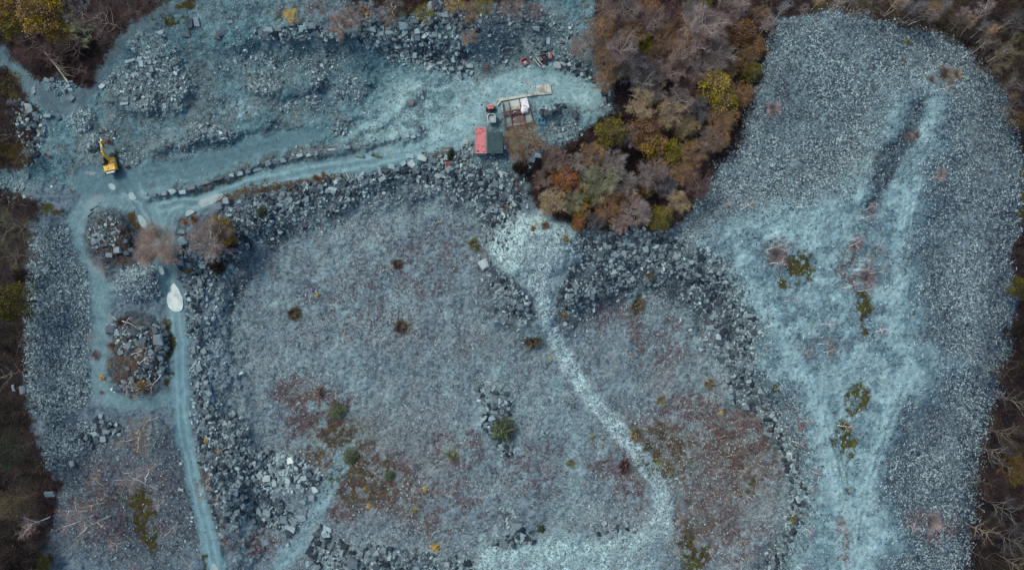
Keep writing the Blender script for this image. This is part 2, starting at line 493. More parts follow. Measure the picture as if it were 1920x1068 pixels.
lay(sm(d_side, -9, 7), S(112, 144, 160), 0.25)
lay(sm(blob(850, 355, 120, 30), 0, .6) * sm(d_pit, 20, 40), S(128, 140, 152), 0.5, .6)
lay(sm(blob(700, 400, 60, 70), 0, .6) * sm(d_pit, 20, 40), S(128, 144, 156), 0.5, .6)
lay(sm(blob(405, 620, 34, 120), 0, .6), S(112, 134, 154), 0.4, .7)
lay(sm(blob(1000, 90, 22, 30), 0, .5), S(160, 180, 184), 0.5, .8)
for cx, cy, rx, ry in ((265, 500, 40, 24), (150, 222, 24, 20), (450, 205, 60, 30)):
    lay(sm(blob(cx, cy, rx, ry), 0, .6), S(124, 156, 170), 0.8, .7)
for pts in ([(165, 372), (196, 356), (196, 368), (182, 377), (165, 380)], [(162, 480), (185, 478), (192, 500), (180, 515), (165, 505)]):
    lay(sm(sdf_poly(pts), -6, 4), S(128, 140, 150), 0.05, .7)
for cx, cy, rx, ry in ((722, 276, 9, 6), (742, 288, 9, 4), (985, 155, 13, 9), (900, 172, 8, 4), (175, 330, 14, 8)):
    lay(sm(blob(cx, cy, rx, ry), 0, .8), S(142, 152, 154), 0.1, .7)
for cx, cy, rx, ry in ((215, 445, 60, 62), (258, 660, 62, 88)):
    lay(sm(blob(cx, cy, rx, ry), -.05, .2), S(60, 70, 80), 0.8, .85)
    lay(sm(blob(cx, cy + 18, rx, ry), -.05, .3) * sm(n2, -.02, .1), S(62, 48, 50), 0.6, .7)
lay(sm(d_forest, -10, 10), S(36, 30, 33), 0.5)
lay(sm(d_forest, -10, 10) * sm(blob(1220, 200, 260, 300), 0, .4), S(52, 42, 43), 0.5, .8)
lay(sm(d_forest, -10, 10) * np.maximum(sm(-U, -80, -20) * sm(V, 560, 640), sm(U, 1840, 1880) * sm(V, 760, 820)), S(18, 16, 20), 0.5, .9)  # deep shadow of the side woods, painted into the floor colour
lay(sm(d_forest, -10, 10) * sm(-U, -90, -30), S(24, 21, 24), .5, .6)  # more of that shadow in the left floor's colour
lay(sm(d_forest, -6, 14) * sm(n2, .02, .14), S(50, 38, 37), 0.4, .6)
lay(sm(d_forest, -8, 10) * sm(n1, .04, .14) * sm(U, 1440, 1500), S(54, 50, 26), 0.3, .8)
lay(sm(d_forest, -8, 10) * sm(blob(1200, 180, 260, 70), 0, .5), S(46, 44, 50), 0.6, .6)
for pts in ([(1540, 770), (1562, 860), (1588, 960), (1598, 1080)], [(1552, 766), (1574, 860), (1600, 960), (1610, 1080)], [(1692, 720), (1654, 810), (1626, 900), (1606, 1000)], [(1704, 724), (1666, 812), (1638, 904), (1616, 1000)], [(1728, 300), (1700, 380), (1690, 480)], [(1490, 900), (1530, 960), (1580, 1010)], [(1740, 304), (1712, 384), (1702, 480)], [(1588, 930), (1612, 1060)]):
    lay(sm(sd_line(pts, 4, SU, SV), -2, 2.5), S(140, 172, 186), .2, .8)
for pts in ([(1546, 768), (1568, 860), (1594, 960), (1604, 1080)], [(1698, 722), (1660, 811), (1632, 902), (1611, 1000)], [(1575, 960), (1585, 1068)]):
    lay(sm(sd_line(pts, 5, SU, SV), -2, 3), S(82, 110, 126), .5, .7)
for dx in (-7, -2, 6):
    lay(sm(sd_line([(x + dx, y) for x, y in ROADS[2][0][3:]], 2.5, SU, SV), -1.5, 2), S(120, 150, 164) if dx != -2 else S(84, 116, 132), .15, .6)
for dy, c in ((-8, (122, 156, 168)), (-3, (84, 116, 130)), (5, (124, 158, 170)), (11, (86, 118, 132))):
    lay(sm(sd_line([(x, y + dy) for x, y in ROADS[0][0][3:]], 3, SU, SV), -2, 2.5), S(*c), .2, .6)
for pts, c in (([(215, 320), (240, 360), (262, 400), (292, 450)], (66, 92, 106)), ([(228, 318), (252, 356), (280, 400), (306, 450)], (72, 100, 114)), ([(230, 360), (262, 380), (285, 420), (300, 460)], (124, 152, 164)), ([(330, 385), (310, 410), (305, 450)], (122, 152, 164)), ([(360, 384), (322, 400), (312, 440)], (80, 110, 124)), ([(262, 344), (270, 366), (300, 378)], (122, 154, 166)), ([(270, 340), (400, 316), (520, 280)], (92, 124, 138)), ([(250, 330), (390, 300), (520, 264)], (70, 100, 116))):
    lay(sm(sd_line(pts, 4, SU, SV), -3, 3), S(*c), .2, .6)
# patches of finer, wetter, browner and bluer waste all over the open ground
n4, n5, n6 = fbm(U / 34, V / 34, 91), fbm(U / 120, V / 120, 95), fbm(U / 14, V / 14, 99, 3)
d_gul = sd_line([(1722, 190), (1702, 250), (1655, 350), (1630, 395)], [18, 32, 32, 22])
open_ = (1 - sm(d_side, -10, 4)) * (1 - sm(d_low, -10, 6)) * (1 - sm(d_ramp, -10, 6)) * (1 - sm(d_gul, -14, 4)) * (1 - sm(d_forest, -10, 6)) * (1 - sm(d_road, -8, 0)) * (1 - sm(d_path, -8, 0))
lay(open_ * sm(d_pit, 0, 30) * sm(n4 + .5 * n5, .04, .16), S(112, 138, 150), .5, .6)
lay(open_ * sm(d_pit, 0, 30) * sm(-n4 + n6 * .5, .06, .2), S(86, 106, 122), .8, .55)
lay(open_ * sm(d_pit, 0, 30) * sm(n6 - .4 * n5, .05, .2), S(106, 112, 120), .6, .45)
lay(open_ * up * sm(n4 + .4 * n6, .05, .18), S(98, 124, 135), .6, .5)
lay(open_ * up * sm(-n4 + .5 * n6, .06, .2), S(54, 86, 101), .7, .65)
lay(open_ * up * sm(n5 + .5 * n6, .05, .18), S(86, 96, 100), .7, .5)
lay(open_ * sm(d_plat, -30, 10) * sm(n4 + .5 * n6, .05, .16), S(130, 160, 174), .3, .6)
lay(open_ * sm(d_plat, -30, 10) * sm(-n4 + .6 * n6, .06, .2), S(92, 118, 136), .6, .6)
lay(open_ * sm(blob(760, 20, 300, 46), 0, .5), S(88, 96, 110), .8, .7)
lay(open_ * sm(blob(760, 16, 300, 46), 0, .5) * sm(n6 + .5 * n4, .02, .14), S(78, 70, 70), .5, .7)
lay(open_ * sm(blob(930, 40, 120, 50), 0, .6), S(84, 98, 112), .9, .6)
# heather, bramble and moss cover
HEATH = np.zeros(U.shape)
for cx, cy, rx, ry, k in ((560, 730, 60, 50, .8), (600, 780, 90, 80, 1.), (700, 900, 110, 90, 1.), (640, 860, 90, 60, .8), (820, 950, 120, 80, .5), (850, 840, 80, 60, .5), (1150, 860, 60, 50, .8), (1180, 920, 50, 40, .8), (1300, 800, 130, 90, .9), (1390, 830, 110, 110, 1.),
                          (1330, 960, 90, 100, .7), (1380, 1020, 90, 60, .7), (1240, 640, 90, 70, .5), (1330, 620, 50, 50, .4), (700, 560, 200, 130, .28), (800, 460, 150, 70, .3), (1150, 590, 60, 40, .5), (990, 880, 100, 70, .35), (640, 960, 40, 30, .9), (490, 1010, 50, 50, .8),
                          (1480, 800, 40, 60, .5), (1620, 500, 70, 60, .6), (1460, 480, 40, 40, .5), (1540, 650, 70, 40, .4), (250, 680, 60, 70, .5), (230, 950, 130, 120, .45), (1745, 985, 70, 50, .8), (1580, 1010, 16, 60, .8), (430, 1000, 40, 60, .5), (385, 880, 16, 60, .6), (405, 800, 22, 60, .5)):
    HEATH = np.maximum(HEATH, k * sm(blob(cx, cy, rx, ry), 0, .6))
hk = HEATH * sm(n2 + .6 * n3, -.12, .12) * (1 - sm(d_path, -8, 4)) * (1 - sm(d_side, -6, 4)) * (1 - sm(d_road, -4, 2))
lay(hk, S(94, 82, 88), 0.6, .6)
lay(sm(blob(720, 870, 220, 170), 0, .7) * sm(d_pit, 0, 30) * (1 - sm(d_side, -14, 4)), S(100, 99, 100), .6, .45)
lay(sm(blob(1330, 880, 190, 220), 0, .7) * sm(d_pit, 0, 30) * (1 - sm(d_path, -10, 4)), S(100, 96, 99), .6, .5)
OLIVE = np.zeros(U.shape)
for cx, cy, rx, ry, k in ((640, 830, 130, 80, .8), (700, 900, 110, 70, .6), (760, 940, 60, 50, .4), (1260, 850, 110, 90, .8), (1380, 870, 120, 110, .8), (1300, 980, 80, 80, .7), (1160, 800, 60, 60, .4), (890, 650, 70, 40, .35), (1240, 700, 90, 60, .35), (560, 740, 60, 40, .5)):
    OLIVE = np.maximum(OLIVE, k * sm(blob(cx, cy, rx, ry), 0, .8))
lay(OLIVE * sm(n2 - .5 * n3, -.16, .12) * (1 - sm(d_path, -8, 4)), S(84, 80, 66), 0.5, .85)
lay(OLIVE * sm(n3 + n1, .02, .16) * (1 - sm(d_path, -8, 4)), S(94, 70, 64), 0.4, .75)
MOSS = np.zeros(U.shape)
for cx, cy, rx, ry, k in ((262, 960, 28, 52, 1.1), (228, 930, 14, 10, 1.), (282, 1010, 20, 22, 1.), (80, 1055, 18, 16, .9), (380, 1050, 8, 30, 1.), (1500, 505, 36, 34, .85), (1475, 525, 16, 10, .8), (1618, 575, 12, 36, .9), (1622, 615, 7, 26, .8), (1585, 830, 22, 46, .85), (1612, 745, 26, 34, .8),
                          (1600, 760, 14, 26, .7), (1310, 1045, 32, 34, .9), (1290, 1010, 18, 20, .9), (1590, 925, 12, 10, .8), (1462, 732, 11, 12, .7), (316, 640, 6, 46, .8), (316, 690, 7, 36, .9), (310, 40, 50, 9, .8), (360, 14, 34, 8, 1.1), (620, 830, 70, 40, .35), (680, 900, 70, 60, .35),
                          (1250, 845, 60, 60, .35), (1400, 900, 20, 40, .6), (845, 305, 40, 14, .6), (15, 55, 26, 20, .9), (18, 160, 24, 30, .9), (1915, 370, 10, 60, .9), (540, 25, 26, 12, .4), (760, 20, 40, 12, .5), (700, 290, 30, 6, .3), (520, 352, 60, 7, .5), (96, 392, 20, 10, .6)):
    MOSS = np.maximum(MOSS, k * sm(blob(cx, cy, rx * 1.15, ry * 1.15), 0, .55))
mk = MOSS * sm(n2 + .8 * n3, -.14, .10)
lay(mk, S(62, 62, 30), 0.2, .95)
lay(sm(d_berm, -10, 2) * sm(-V, -372, -330) * sm(n2, -.05, .1), S(70, 62, 52), .4, .5)
lay(sm(sd_line([(410, 380), (500, 352), (600, 335)], [8, 14, 12]), -5, 4), S(88, 74, 62), .4, .6)
lay(sm(sd_line([(248, 395), (268, 420), (284, 440)], [10, 12, 8]), -4, 3), S(66, 54, 34), .3, .9)

_l = COLR @ np.array([.25, .55, .2]); COLR = COLR * .92 + _l[..., None] * .08
lay(sm(far, 2, 60), S(46, 40, 38), .4)
lay(sm(far, 2, 60) * sm(fbm(U / 240, V / 240, 33), -.05, .12), S(58, 54, 36), .4)
m_ground, nt, p = new_mat("quarry_ground")
ac = nt.nodes.new("ShaderNodeAttribute"); ac.attribute_name = "stuff_colour"
ag = nt.nodes.new("ShaderNodeAttribute"); ag.attribute_name = "grain"
geo = nt.nodes.new("ShaderNodeNewGeometry")


def node(kind, **kw):
    n = nt.nodes.new(kind)
    for k, v in kw.items():
        if k in n.inputs: n.inputs[k].default_value = v
        else: setattr(n, k, v)
    return n


def L(a, b): nt.links.new(a, b)


vo = node("ShaderNodeTexVoronoi", Scale=2.7); vo.feature = 'F1'; L(geo.outputs["Position"], vo.inputs["Vector"])
sp = node("ShaderNodeSeparateColor"); L(vo.outputs["Color"], sp.inputs[0])
vo2 = node("ShaderNodeTexVoronoi", Scale=1.3); L(geo.outputs["Position"], vo2.inputs["Vector"])
sp2 = node("ShaderNodeSeparateColor"); L(vo2.outputs["Color"], sp2.inputs[0])
vo3 = node("ShaderNodeTexVoronoi", Scale=0.75); L(geo.outputs["Position"], vo3.inputs["Vector"])
sp3 = node("ShaderNodeSeparateColor"); L(vo3.outputs["Color"], sp3.inputs[0])
av0 = node("ShaderNodeMix"); av0.inputs[0].default_value = 0.3; L(sp2.outputs[0], av0.inputs[2]); L(sp3.outputs[0], av0.inputs[3])
av = node("ShaderNodeMix"); av.inputs[0].default_value = 0.5; L(sp.outputs[0], av.inputs[2]); L(av0.outputs[0], av.inputs[3])
ce = node("ShaderNodeMapRange"); ce.inputs["To Min"].default_value = -1.05; ce.inputs["To Max"].default_value = 1.05; L(av.outputs[0], ce.inputs["Value"])
gm = node("ShaderNodeMath", operation='MULTIPLY'); L(ce.outputs[0], gm.inputs[0]); L(ag.outputs["Fac"], gm.inputs[1])
no1 = node("ShaderNodeTexNoise", Scale=0.45, Detail=9.0, Roughness=0.74); L(geo.outputs["Position"], no1.inputs["Vector"])
mr1 = node("ShaderNodeMapRange"); mr1.inputs["From Min"].default_value = .25; mr1.inputs["From Max"].default_value = .75
mr1.inputs["To Min"].default_value = .66; mr1.inputs["To Max"].default_value = 1.34; L(no1.outputs["Fac"], mr1.inputs["Value"])
ad = node("ShaderNodeMath", operation='ADD'); L(gm.outputs[0], ad.inputs[0]); L(mr1.outputs[0], ad.inputs[1])
vs_ = node("ShaderNodeVectorMath", operation='SCALE'); L(ac.outputs["Color"], vs_.inputs[0]); L(ad.outputs[0], vs_.inputs["Scale"])
L(vs_.outputs[0], p.inputs["Base Color"])
p.inputs["Roughness"].default_value = 0.9; p.inputs["Specular IOR Level"].default_value = 0.2
hh = node("ShaderNodeMath", operation='MULTIPLY'); L(sp.outputs[1], hh.inputs[0]); L(ag.outputs["Fac"], hh.inputs[1])
bu = node("ShaderNodeBump", Strength=0.8, Distance=0.16); L(hh.outputs[0], bu.inputs["Height"]); L(bu.outputs[0], p.inputs["Normal"])

ny, nx = U.shape
idx = np.arange(ny * nx).reshape(ny, nx)
quads = np.stack([idx[1:, :-1], idx[1:, 1:], idx[:-1, 1:], idx[:-1, :-1]], -1).reshape(-1, 4)
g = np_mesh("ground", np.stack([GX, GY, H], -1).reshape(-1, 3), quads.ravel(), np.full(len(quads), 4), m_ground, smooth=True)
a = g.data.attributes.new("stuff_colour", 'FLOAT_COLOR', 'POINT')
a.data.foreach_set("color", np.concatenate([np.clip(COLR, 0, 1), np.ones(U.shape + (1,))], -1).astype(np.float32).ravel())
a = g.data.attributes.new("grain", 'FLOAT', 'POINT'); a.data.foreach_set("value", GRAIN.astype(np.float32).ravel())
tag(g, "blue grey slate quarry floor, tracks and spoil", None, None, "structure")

# puddles of pale slate water on the tracks
m_water, nt, p = new_mat("milky_water")
p.inputs["Base Color"].default_value = (*S(186, 198, 204), 1); p.inputs["Roughness"].default_value = 0.06
no = node("ShaderNodeTexNoise", Scale=0.5, Detail=3.0); ge = node("ShaderNodeNewGeometry"); L(ge.outputs["Position"], no.inputs["Vector"])
rp = node("ShaderNodeValToRGB"); rp.color_ramp.elements[0].color = (*S(158, 176, 184), 1); rp.color_ramp.elements[1].color = (*S(198, 208, 211), 1)
rp.color_ramp.elements[0].position = .35; rp.color_ramp.elements[1].position = .6
L(no.outputs["Fac"], rp.inputs[0]); L(rp.outputs[0], p.inputs["Base Color"])
m_water2 = paint('silty_water', S(146, 164, 172), .12, 0, .35, S(122, 144, 154), .6)
PUDDLES = [[(320, 537), (326, 531), (331, 536), (337, 546), (343, 562), (342, 578), (335, 584), (325, 583), (316, 575), (313, 562), (315, 550), (320, 546)],
           [(258, 405), (263, 403), (269, 408), (277, 420), (282, 433), (280, 437), (272, 432), (263, 421)],
           [(241, 363), (247, 360), (252, 365), (255, 371), (250, 375), (243, 372)],
           [(371, 381), (378, 374), (390, 368), (408, 363), (418, 363), (417, 370), (405, 379), (388, 386), (376, 389)],
           [(203, 346), (210, 344), (217, 350), (214, 356), (206, 353)],
           [(348, 398), (356, 393), (365, 396), (360, 401), (350, 405)],
           [(298, 498), (304, 500), (308, 512), (303, 515), (299, 508)],
           [(397, 1059), (402, 1055), (408, 1064), (410, 1072), (394, 1072)]]
for pts in PUDDLES:
    b = MB(); n = len(pts); ring = []
    cr = lambda p0, p1, p2, p3, t: tuple(.5 * (2 * b_ + (c_ - a_) * t + (2 * a_ - 5 * b_ + 4 * c_ - d_) * t * t + (3 * b_ - a_ - 3 * c_ + d_) * t ** 3) for a_, b_, c_, d_ in zip(p0, p1, p2, p3))
    for i in range(n):
        for t in (0, .25, .5, .75):
            x, y = cr(pts[i - 1], pts[i], pts[(i + 1) % n], pts[(i + 2) % n], t)
            ring.append((x + random.uniform(-.3, .3), y + random.uniform(-.3, .3)))
    z = max(float(hz(x, y)) for x, y in ring + [(np.mean([q[0] for q in pts]), np.mean([q[1] for q in pts]))]) + .02
    b.face([at(x, y, z) for x, y in ring][::-1])
    b.face([at(x, y, z - .35) for x, y in ring])
    m = len(ring)
    for i in range(m):
        j = (i + 1) % m
        b.face([at(*ring[i], z), at(*ring[j], z), at(*ring[j], z - .35), at(*ring[i], z - .35)])
    o = b.build("puddle", m_water if pts is PUDDLES[0] else m_water2); tag(o, "pale milky puddle on the track", None, None, "structure")

# ------------------------------------------------------------------ rocks
m_chip = tone_mat("slate_chip", S(42, 55, 72), S(180, 202, 214), 0.8, 0.0, 0.15, 2.0)
m_rubble = tone_mat("slate_rubble", S(36, 46, 60), S(164, 186, 198), 0.8, 0.0, 0.2, 1.2)
m_rock = tone_mat("slate_boulder", S(92, 108, 122), S(142, 164, 176), 0.75, 0.1, 0.22, 1.1, use_attr=False)
m_dark = tone_mat("dark_boulder", S(70, 82, 96), S(122, 140, 154), 0.75, 0.1, 0.22, 1.1, use_attr=False)
m_pale = tone_mat("pale_boulder", S(132, 150, 160), S(168, 184, 190), 0.75, 0.05, 0.15, 1.1, use_attr=False)
m_bright = tone_mat("white_boulder", S(168, 184, 190), S(204, 216, 220), 0.8, 0.05, 0.28, 2.0, use_attr=False)
m_rust = tone_mat("rusty_stone", S(118, 96, 102), S(140, 122, 124), 0.8, 0.05, 0.2, 1.1, use_attr=False)


def sample(dens, n):
    """n pixel positions spread by a density on the grid"""
    sub = dens[i0:i0 + int(1308 / STEP) + 1, j0:j0 + int(2160 / STEP) + 1].copy()
    uu = np.arange(sub.shape[1]) * STEP - 120; vv = np.arange(sub.shape[0]) * STEP - 120
    sub[(vv < -40) | (vv > 1108)] = 0; sub[:, (uu < -40) | (uu > 1960)] = 0
    w = np.clip(sub, 0, None).ravel(); cs = np.cumsum(w); k = np.searchsorted(cs, RNG.random(n) * cs[-1])
    return uu[k % sub.shape[1]] + (RNG.random(n) - .5) * STEP, vv[k // sub.shape[1]] + (RNG.random(n) - .5) * STEP


def area(dens): return float(np.clip(dens[i0:i0 + int(1308 / STEP) + 1, j0:j0 + int(2160 / STEP) + 1], 0, None).sum()) * STEP * STEP


def chips(name, dens, cover, smin, smax, mat, label, tilt=.45, elong=(1.2, 2.4), thick=(.12, .35), tone=(0, 1), power=1.6, K=5, field=None):
    """flat slate splinters lying at all angles, as one mesh; sizes in pixels of the photograph"""
    mean = smin + (smax - smin) / (power + 1)
    n = int(cover * area(dens) / (mean * mean * .55))
    px, py = sample(dens, n)
    z = hz(px, py); k = (D - z) / F
    size = (smin + (smax - smin) * RNG.random(n) ** power) * k * .5
    X, Y = (px - 960) * k, (534 - py) * k
    el = RNG.uniform(*elong, n); th = RNG.uniform(*thick, n) * size
    ang = (np.arange(K) / K * 2 * np.pi)[None] + RNG.uniform(-.35, .35, (n, K)) + RNG.random((n, 1)) * 6.28
    rad = RNG.uniform(.65, 1.15, (n, K)) * size[:, None]
    lx, ly = np.cos(ang) * rad * np.sqrt(el)[:, None], np.sin(ang) * rad / np.sqrt(el)[:, None]
    P = np.empty((n, 2 * K, 3))
    P[:, :K, 0], P[:, :K, 1], P[:, :K, 2] = lx, ly, -th[:, None] * .6
    P[:, K:, 0], P[:, K:, 1], P[:, K:, 2] = lx * .88, ly * .88, th[:, None]
    a, t, r = RNG.random(n) * 6.283, RNG.normal(0, tilt, n), RNG.random(n) * 6.283
    ct, st = np.cos(t), np.sin(t)
    y, zz = P[..., 1] * ct[:, None] - P[..., 2] * st[:, None], P[..., 1] * st[:, None] + P[..., 2] * ct[:, None]
    x = P[..., 0]; ca, sa = np.cos(a)[:, None], np.sin(a)[:, None]
    Q = np.stack([x * ca - y * sa + X[:, None], x * sa + y * ca + Y[:, None], zz + (z + size * .18)[:, None]], -1)
    base = (np.arange(n) * 2 * K)[:, None]
    ks = np.arange(K); kn = (ks + 1) % K
    side = np.stack([ks, kn, kn + K, ks + K], -1).reshape(1, -1) + base
    top = (np.arange(K) + K)[None] + base
    loops = np.concatenate([side, top], 1).ravel()
    counts = np.tile(np.array([4] * K + [K]), n)
    tn = tone[0] + (tone[1] - tone[0]) * (RNG.beta(2, 3.2, n) if K == 4 else RNG.random(n) ** 1.5)
    if field is not None: tn = tn * field[cell(px, py)]
    tn = np.repeat(tn, K + 1)
    o = np_mesh(name, Q.reshape(-1, 3), loops, counts, mat, tn)
    return tag(o, label, None, None, "stuff"), n


def rock_hull(seed, lx=1.0, ly=.7, lz=.45):
    rg = random.Random(seed)
    bm = bmesh.new()
    for sx in (-1, 1):
        for sy in (-1, 1):
            for sz in (-1, 1):
                for q in range(2):
                    j = lambda: rg.uniform(-.5, .12)
                    k_ = rg.choice((1, 1, .8))
                    bm.verts.new((sx * lx * (1 + j()) * k_, sy * ly * (1 + j()) * k_, sz * lz * (1 + j() * .9)))
    for q in range(4):
        a_ = rg.uniform(0, 6.28); bm.verts.new((math.cos(a_) * lx * 1.05, math.sin(a_) * ly * 1.05, rg.uniform(-.5, .6) * lz))
    r = bmesh.ops.convex_hull(bm, input=bm.verts)
    bmesh.ops.delete(bm, geom=list({e for e in r["geom_interior"] + r["geom_unused"] if isinstance(e, bmesh.types.BMVert)}), context='VERTS')
    bmesh.ops.dissolve_limit(bm, angle_limit=.2, verts=bm.verts, edges=bm.edges)
    bmesh.ops.recalc_face_normals(bm, faces=bm.faces)
    return bm


HULLS = []
for k in range(14):
    bm = rock_hull(100 + k, 1, .55 + .04 * (k % 7), .32 + .05 * (k % 5))
    bm.verts.ensure_lookup_table(); bm.verts.index_update()
    HULLS.append((np.array([v.co[:] for v in bm.verts]), [[v.index for v in f.verts] for f in bm.faces]))
    bm.free()


def rubble(name, dens, cover, smin, smax, mat, label, tilt=.5, tone=(0, 1), power=1.8, tpow=1.4):
    """angular blocks heaped on one another, as one mesh"""
    mean = smin + (smax - smin) / (power + 1)
    n = int(cover * area(dens) / (mean * mean * .62))
    px, py = sample(dens, n)
    z = hz(px, py); k = (D - z) / F
    size = (smin + (smax - smin) * RNG.random(n) ** power) * k * .5
    X, Y = (px - 960) * k, (534 - py) * k
    kind = RNG.integers(0, len(HULLS), n)
    VV, LL, CC, TT = [], [], [], []; off = 0
    tn = tone[0] + (tone[1] - tone[0]) * RNG.random(n) ** tpow
    for q, (hv, hf) in enumerate(HULLS):
        s = np.nonzero(kind == q)[0]; m = len(s)
        if not m: continue
        A, T = RNG.random(m) * 6.283, RNG.normal(0, tilt, m)
        B = RNG.normal(0, tilt * .6, m)
        x, y, w = hv[None, :, 0] * RNG.uniform(.8, 1.25, (m, 1)), hv[None, :, 1] * RNG.uniform(.75, 1.2, (m, 1)), hv[None, :, 2] * RNG.uniform(.6, 1.3, (m, 1))
        ct, st = np.cos(T)[:, None], np.sin(T)[:, None]
        y, w = y * ct - w * st, y * st + w * ct
        cb, sb = np.cos(B)[:, None], np.sin(B)[:, None]
        x, w = x * cb - w * sb, x * sb + w * cb
        ca, sa = np.cos(A)[:, None], np.sin(A)[:, None]
        x, y = x * ca - y * sa, x * sa + y * ca
        sz = size[s][:, None]
        Q = np.stack([x * sz + X[s][:, None], y * sz + Y[s][:, None], w * sz + (z[s] + size[s] * RNG.uniform(0, .45, m))[:, None]], -1)
        VV.append(Q.reshape(-1, 3))
        fl = np.array([i for f in hf for i in f]); fc = np.array([len(f) for f in hf])
        LL.append((fl[None] + (np.arange(m) * len(hv))[:, None] + off).ravel()); CC.append(np.tile(fc, m)); TT.append(np.repeat(tn[s], len(hf)))
        off += m * len(hv)
    o = np_mesh(name, np.concatenate(VV), np.concatenate(LL), np.concatenate(CC), mat, np.concatenate(TT))
    return tag(o, label, None, None, "stuff"), n


clear = (1 - sm(d_road, -6, 0)) * (1 - sm(d_side, -6, 2)) * (1 - .9 * sm(d_yard, -10, 10))
core = (sm(d_forest, -4, 6) < .5)
# bands of big blocks
BANDS = [
    ([(385, 1000), (392, 900), (388, 760), (372, 680), (362, 600), (366, 540), (380, 490), (440, 430), (520, 380), (600, 345), (680, 330)], [28, 38, 30, 24, 22, 30, 50, 64, 62, 48, 34]),
    ([(680, 328), (760, 312), (830, 318), (900, 345), (950, 385), (930, 440)], [34, 42, 56, 74, 62, 30]),
    ([(1085, 455), (1150, 462), (1230, 470), (1300, 490), (1345, 550), (1380, 610)], [50, 62, 62, 66, 74, 70]),
    ([(1380, 610), (1385, 680), (1395, 740), (1440, 780), (1480, 850), (1495, 930), (1480, 1000), (1450, 1060)], [70, 60, 44, 34, 40, 30, 26, 40]),
    ([(950, 535), (972, 565), (985, 590)], [40, 48, 24]),
    ([(1075, 498), (1110, 515), (1160, 510)], [40, 50, 40]),
    ([(1045, 535), (1090, 550), (1140, 545), (1190, 530)], [30, 48, 36, 24]),
    ([(435, 800), (445, 870), (460, 930), (440, 970)], [50, 80, 90, 40]),
    ([(480, 860), (540, 880), (590, 900)], [60, 66, 40]),
    ([(500, 960), (550, 985), (600, 1010)], [60, 40, 30]),
    ([(600, 1040), (680, 1050), (760, 1050), (880, 1060)], [50, 56, 50, 30]),
    ([(950, 950), (970, 985), (985, 1005), (920, 1012)], [16, 36, 34, 16]),
    ([(1130, 990), (1200, 988)], [20, 22]),
    ([(900, 720), (935, 760), (925, 800), (955, 850)], [26, 56, 40, 24]),
    ([(690, 70), (760, 75), (820, 105), (870, 125)], [50, 60, 60, 40]),
    ([(480, 62), (560, 58), (640, 68)], [20, 30, 24]),
    ([(800, 40), (850, 30), (880, 60)], [50, 70, 40]),
    ([(205, 610), (240, 640), (285, 640), (290, 690), (240, 720)], [40, 60, 60, 50, 40]),
    ([(180, 800), (215, 805), (160, 830)], [24, 34, 24]),
    ([(350, 470), (345, 510), (365, 560)], [34, 36, 24]),
    ([(30, 200), (60, 240), (50, 300)], [40, 50, 30]),
    ([(1060, 125), (1110, 150), (1130, 190)], [26, 36, 40]),
    ([(1020, 205), (1080, 203)], [24, 20]),
    ([(960, 370), (990, 290), (1010, 270)], [24, 24, 20]),
]
dens_big = np.zeros(U.shape)
for pts, w in BANDS:
    dens_big = np.maximum(dens_big, sm(sd_line(pts, w), -4, 8))
dens_big *= clear * (1 - sm(d_ramp, -10, 4))
lay(dens_big, S(28, 35, 47), .9, .8)  # darkens COLR under the blocks to stand for shade in the gaps
lay(sm(d_pit, 30, 50) * sm(-d_pit, -95, -65) * sm(-V, -640, -560) * sm(-U, -900, -800) * (1 - dens_big) * sm(n2, -.14, .06), S(116, 137, 150), .6, .6)
tot = {}
_, tot['big'] = rubble("boulder_rubble", dens_big, .85, 5, 15, m_rubble, "dark angular slate blocks heaped on the pit slopes", tilt=.62, tone=(.0, .66), tpow=2.0)
dens_mid = np.clip(dens_big * .8 + sm(sd_line(BANDS[0][0], [w + 50 for w in BANDS[0][1]]), -4, 20) * .5 + sm(sd_line(BANDS[2][0], [w + 40 for w in BANDS[2][1]]), -4, 20) * .6, 0, 1)
dens_mid += .4 * sm(d_pit, 0, 16) * sm(-d_pit, -80, -30) * sm(-V, -760, -620) * sm(n2 + n1, -.30, -.06)
dens_mid += sm(sd_line(BANDS[1][0], [w + 40 for w in BANDS[1][1]]), -4, 20) * .4
UPQ = np.zeros(U.shape)
for cx, cy, rx, ry, k in ((285, 90, 60, 30, .9), (300, 120, 60, 50, .9), (240, 150, 60, 40, .9), (280, 195, 60, 30, .9), (330, 160, 40, 50, .8), (490, 155, 46, 26, 1.), (590, 145, 26, 44, .9), (590, 190, 24, 16, .9), (655, 165, 36, 40, .7), (540, 202, 24, 16, 1.),
                          (640, 235, 30, 20, .7), (400, 250, 70, 18, .9), (340, 270, 60, 18, .6), (175, 265, 24, 24, .9), (195, 255, 24, 22, .7), (230, 300, 36, 22, .5), (700, 215, 30, 24, .5), (560, 110, 140, 30, .35), (790, 90, 120, 50, .5), (920, 100, 60, 40, .5), (1040, 80, 60, 60, .6), (950, 40, 80, 40, .4),
                          (780, 200, 14, 60, .5), (560, 280, 60, 16, .4), (750, 240, 60, 14, .4), (30, 360, 40, 40, .5), (120, 170, 40, 24, .5), (875, 280, 30, 24, .7), (1060, 250, 50, 30, .6), (200, 430, 40, 50, .5)):
    UPQ = np.maximum(UPQ, k * sm(blob(cx, cy, rx, ry), 0, .5))
UPQ *= clear
_, tot['mid'] = rubble("slate_rubble", np.clip(dens_mid * clear + UPQ * .8, 0, 1), .75, 3.2, 8.5, m_rubble, "broken slate rubble below the tracks and in the upper quarry", tone=(.05, .95))
rubble("pale_rubble", sm(blob(530, 888, 80, 52), 0, .5) * clear, .9, 4, 11, m_rubble, "pale broken slate topping the heap in the pit corner", tone=(.45, 1.))
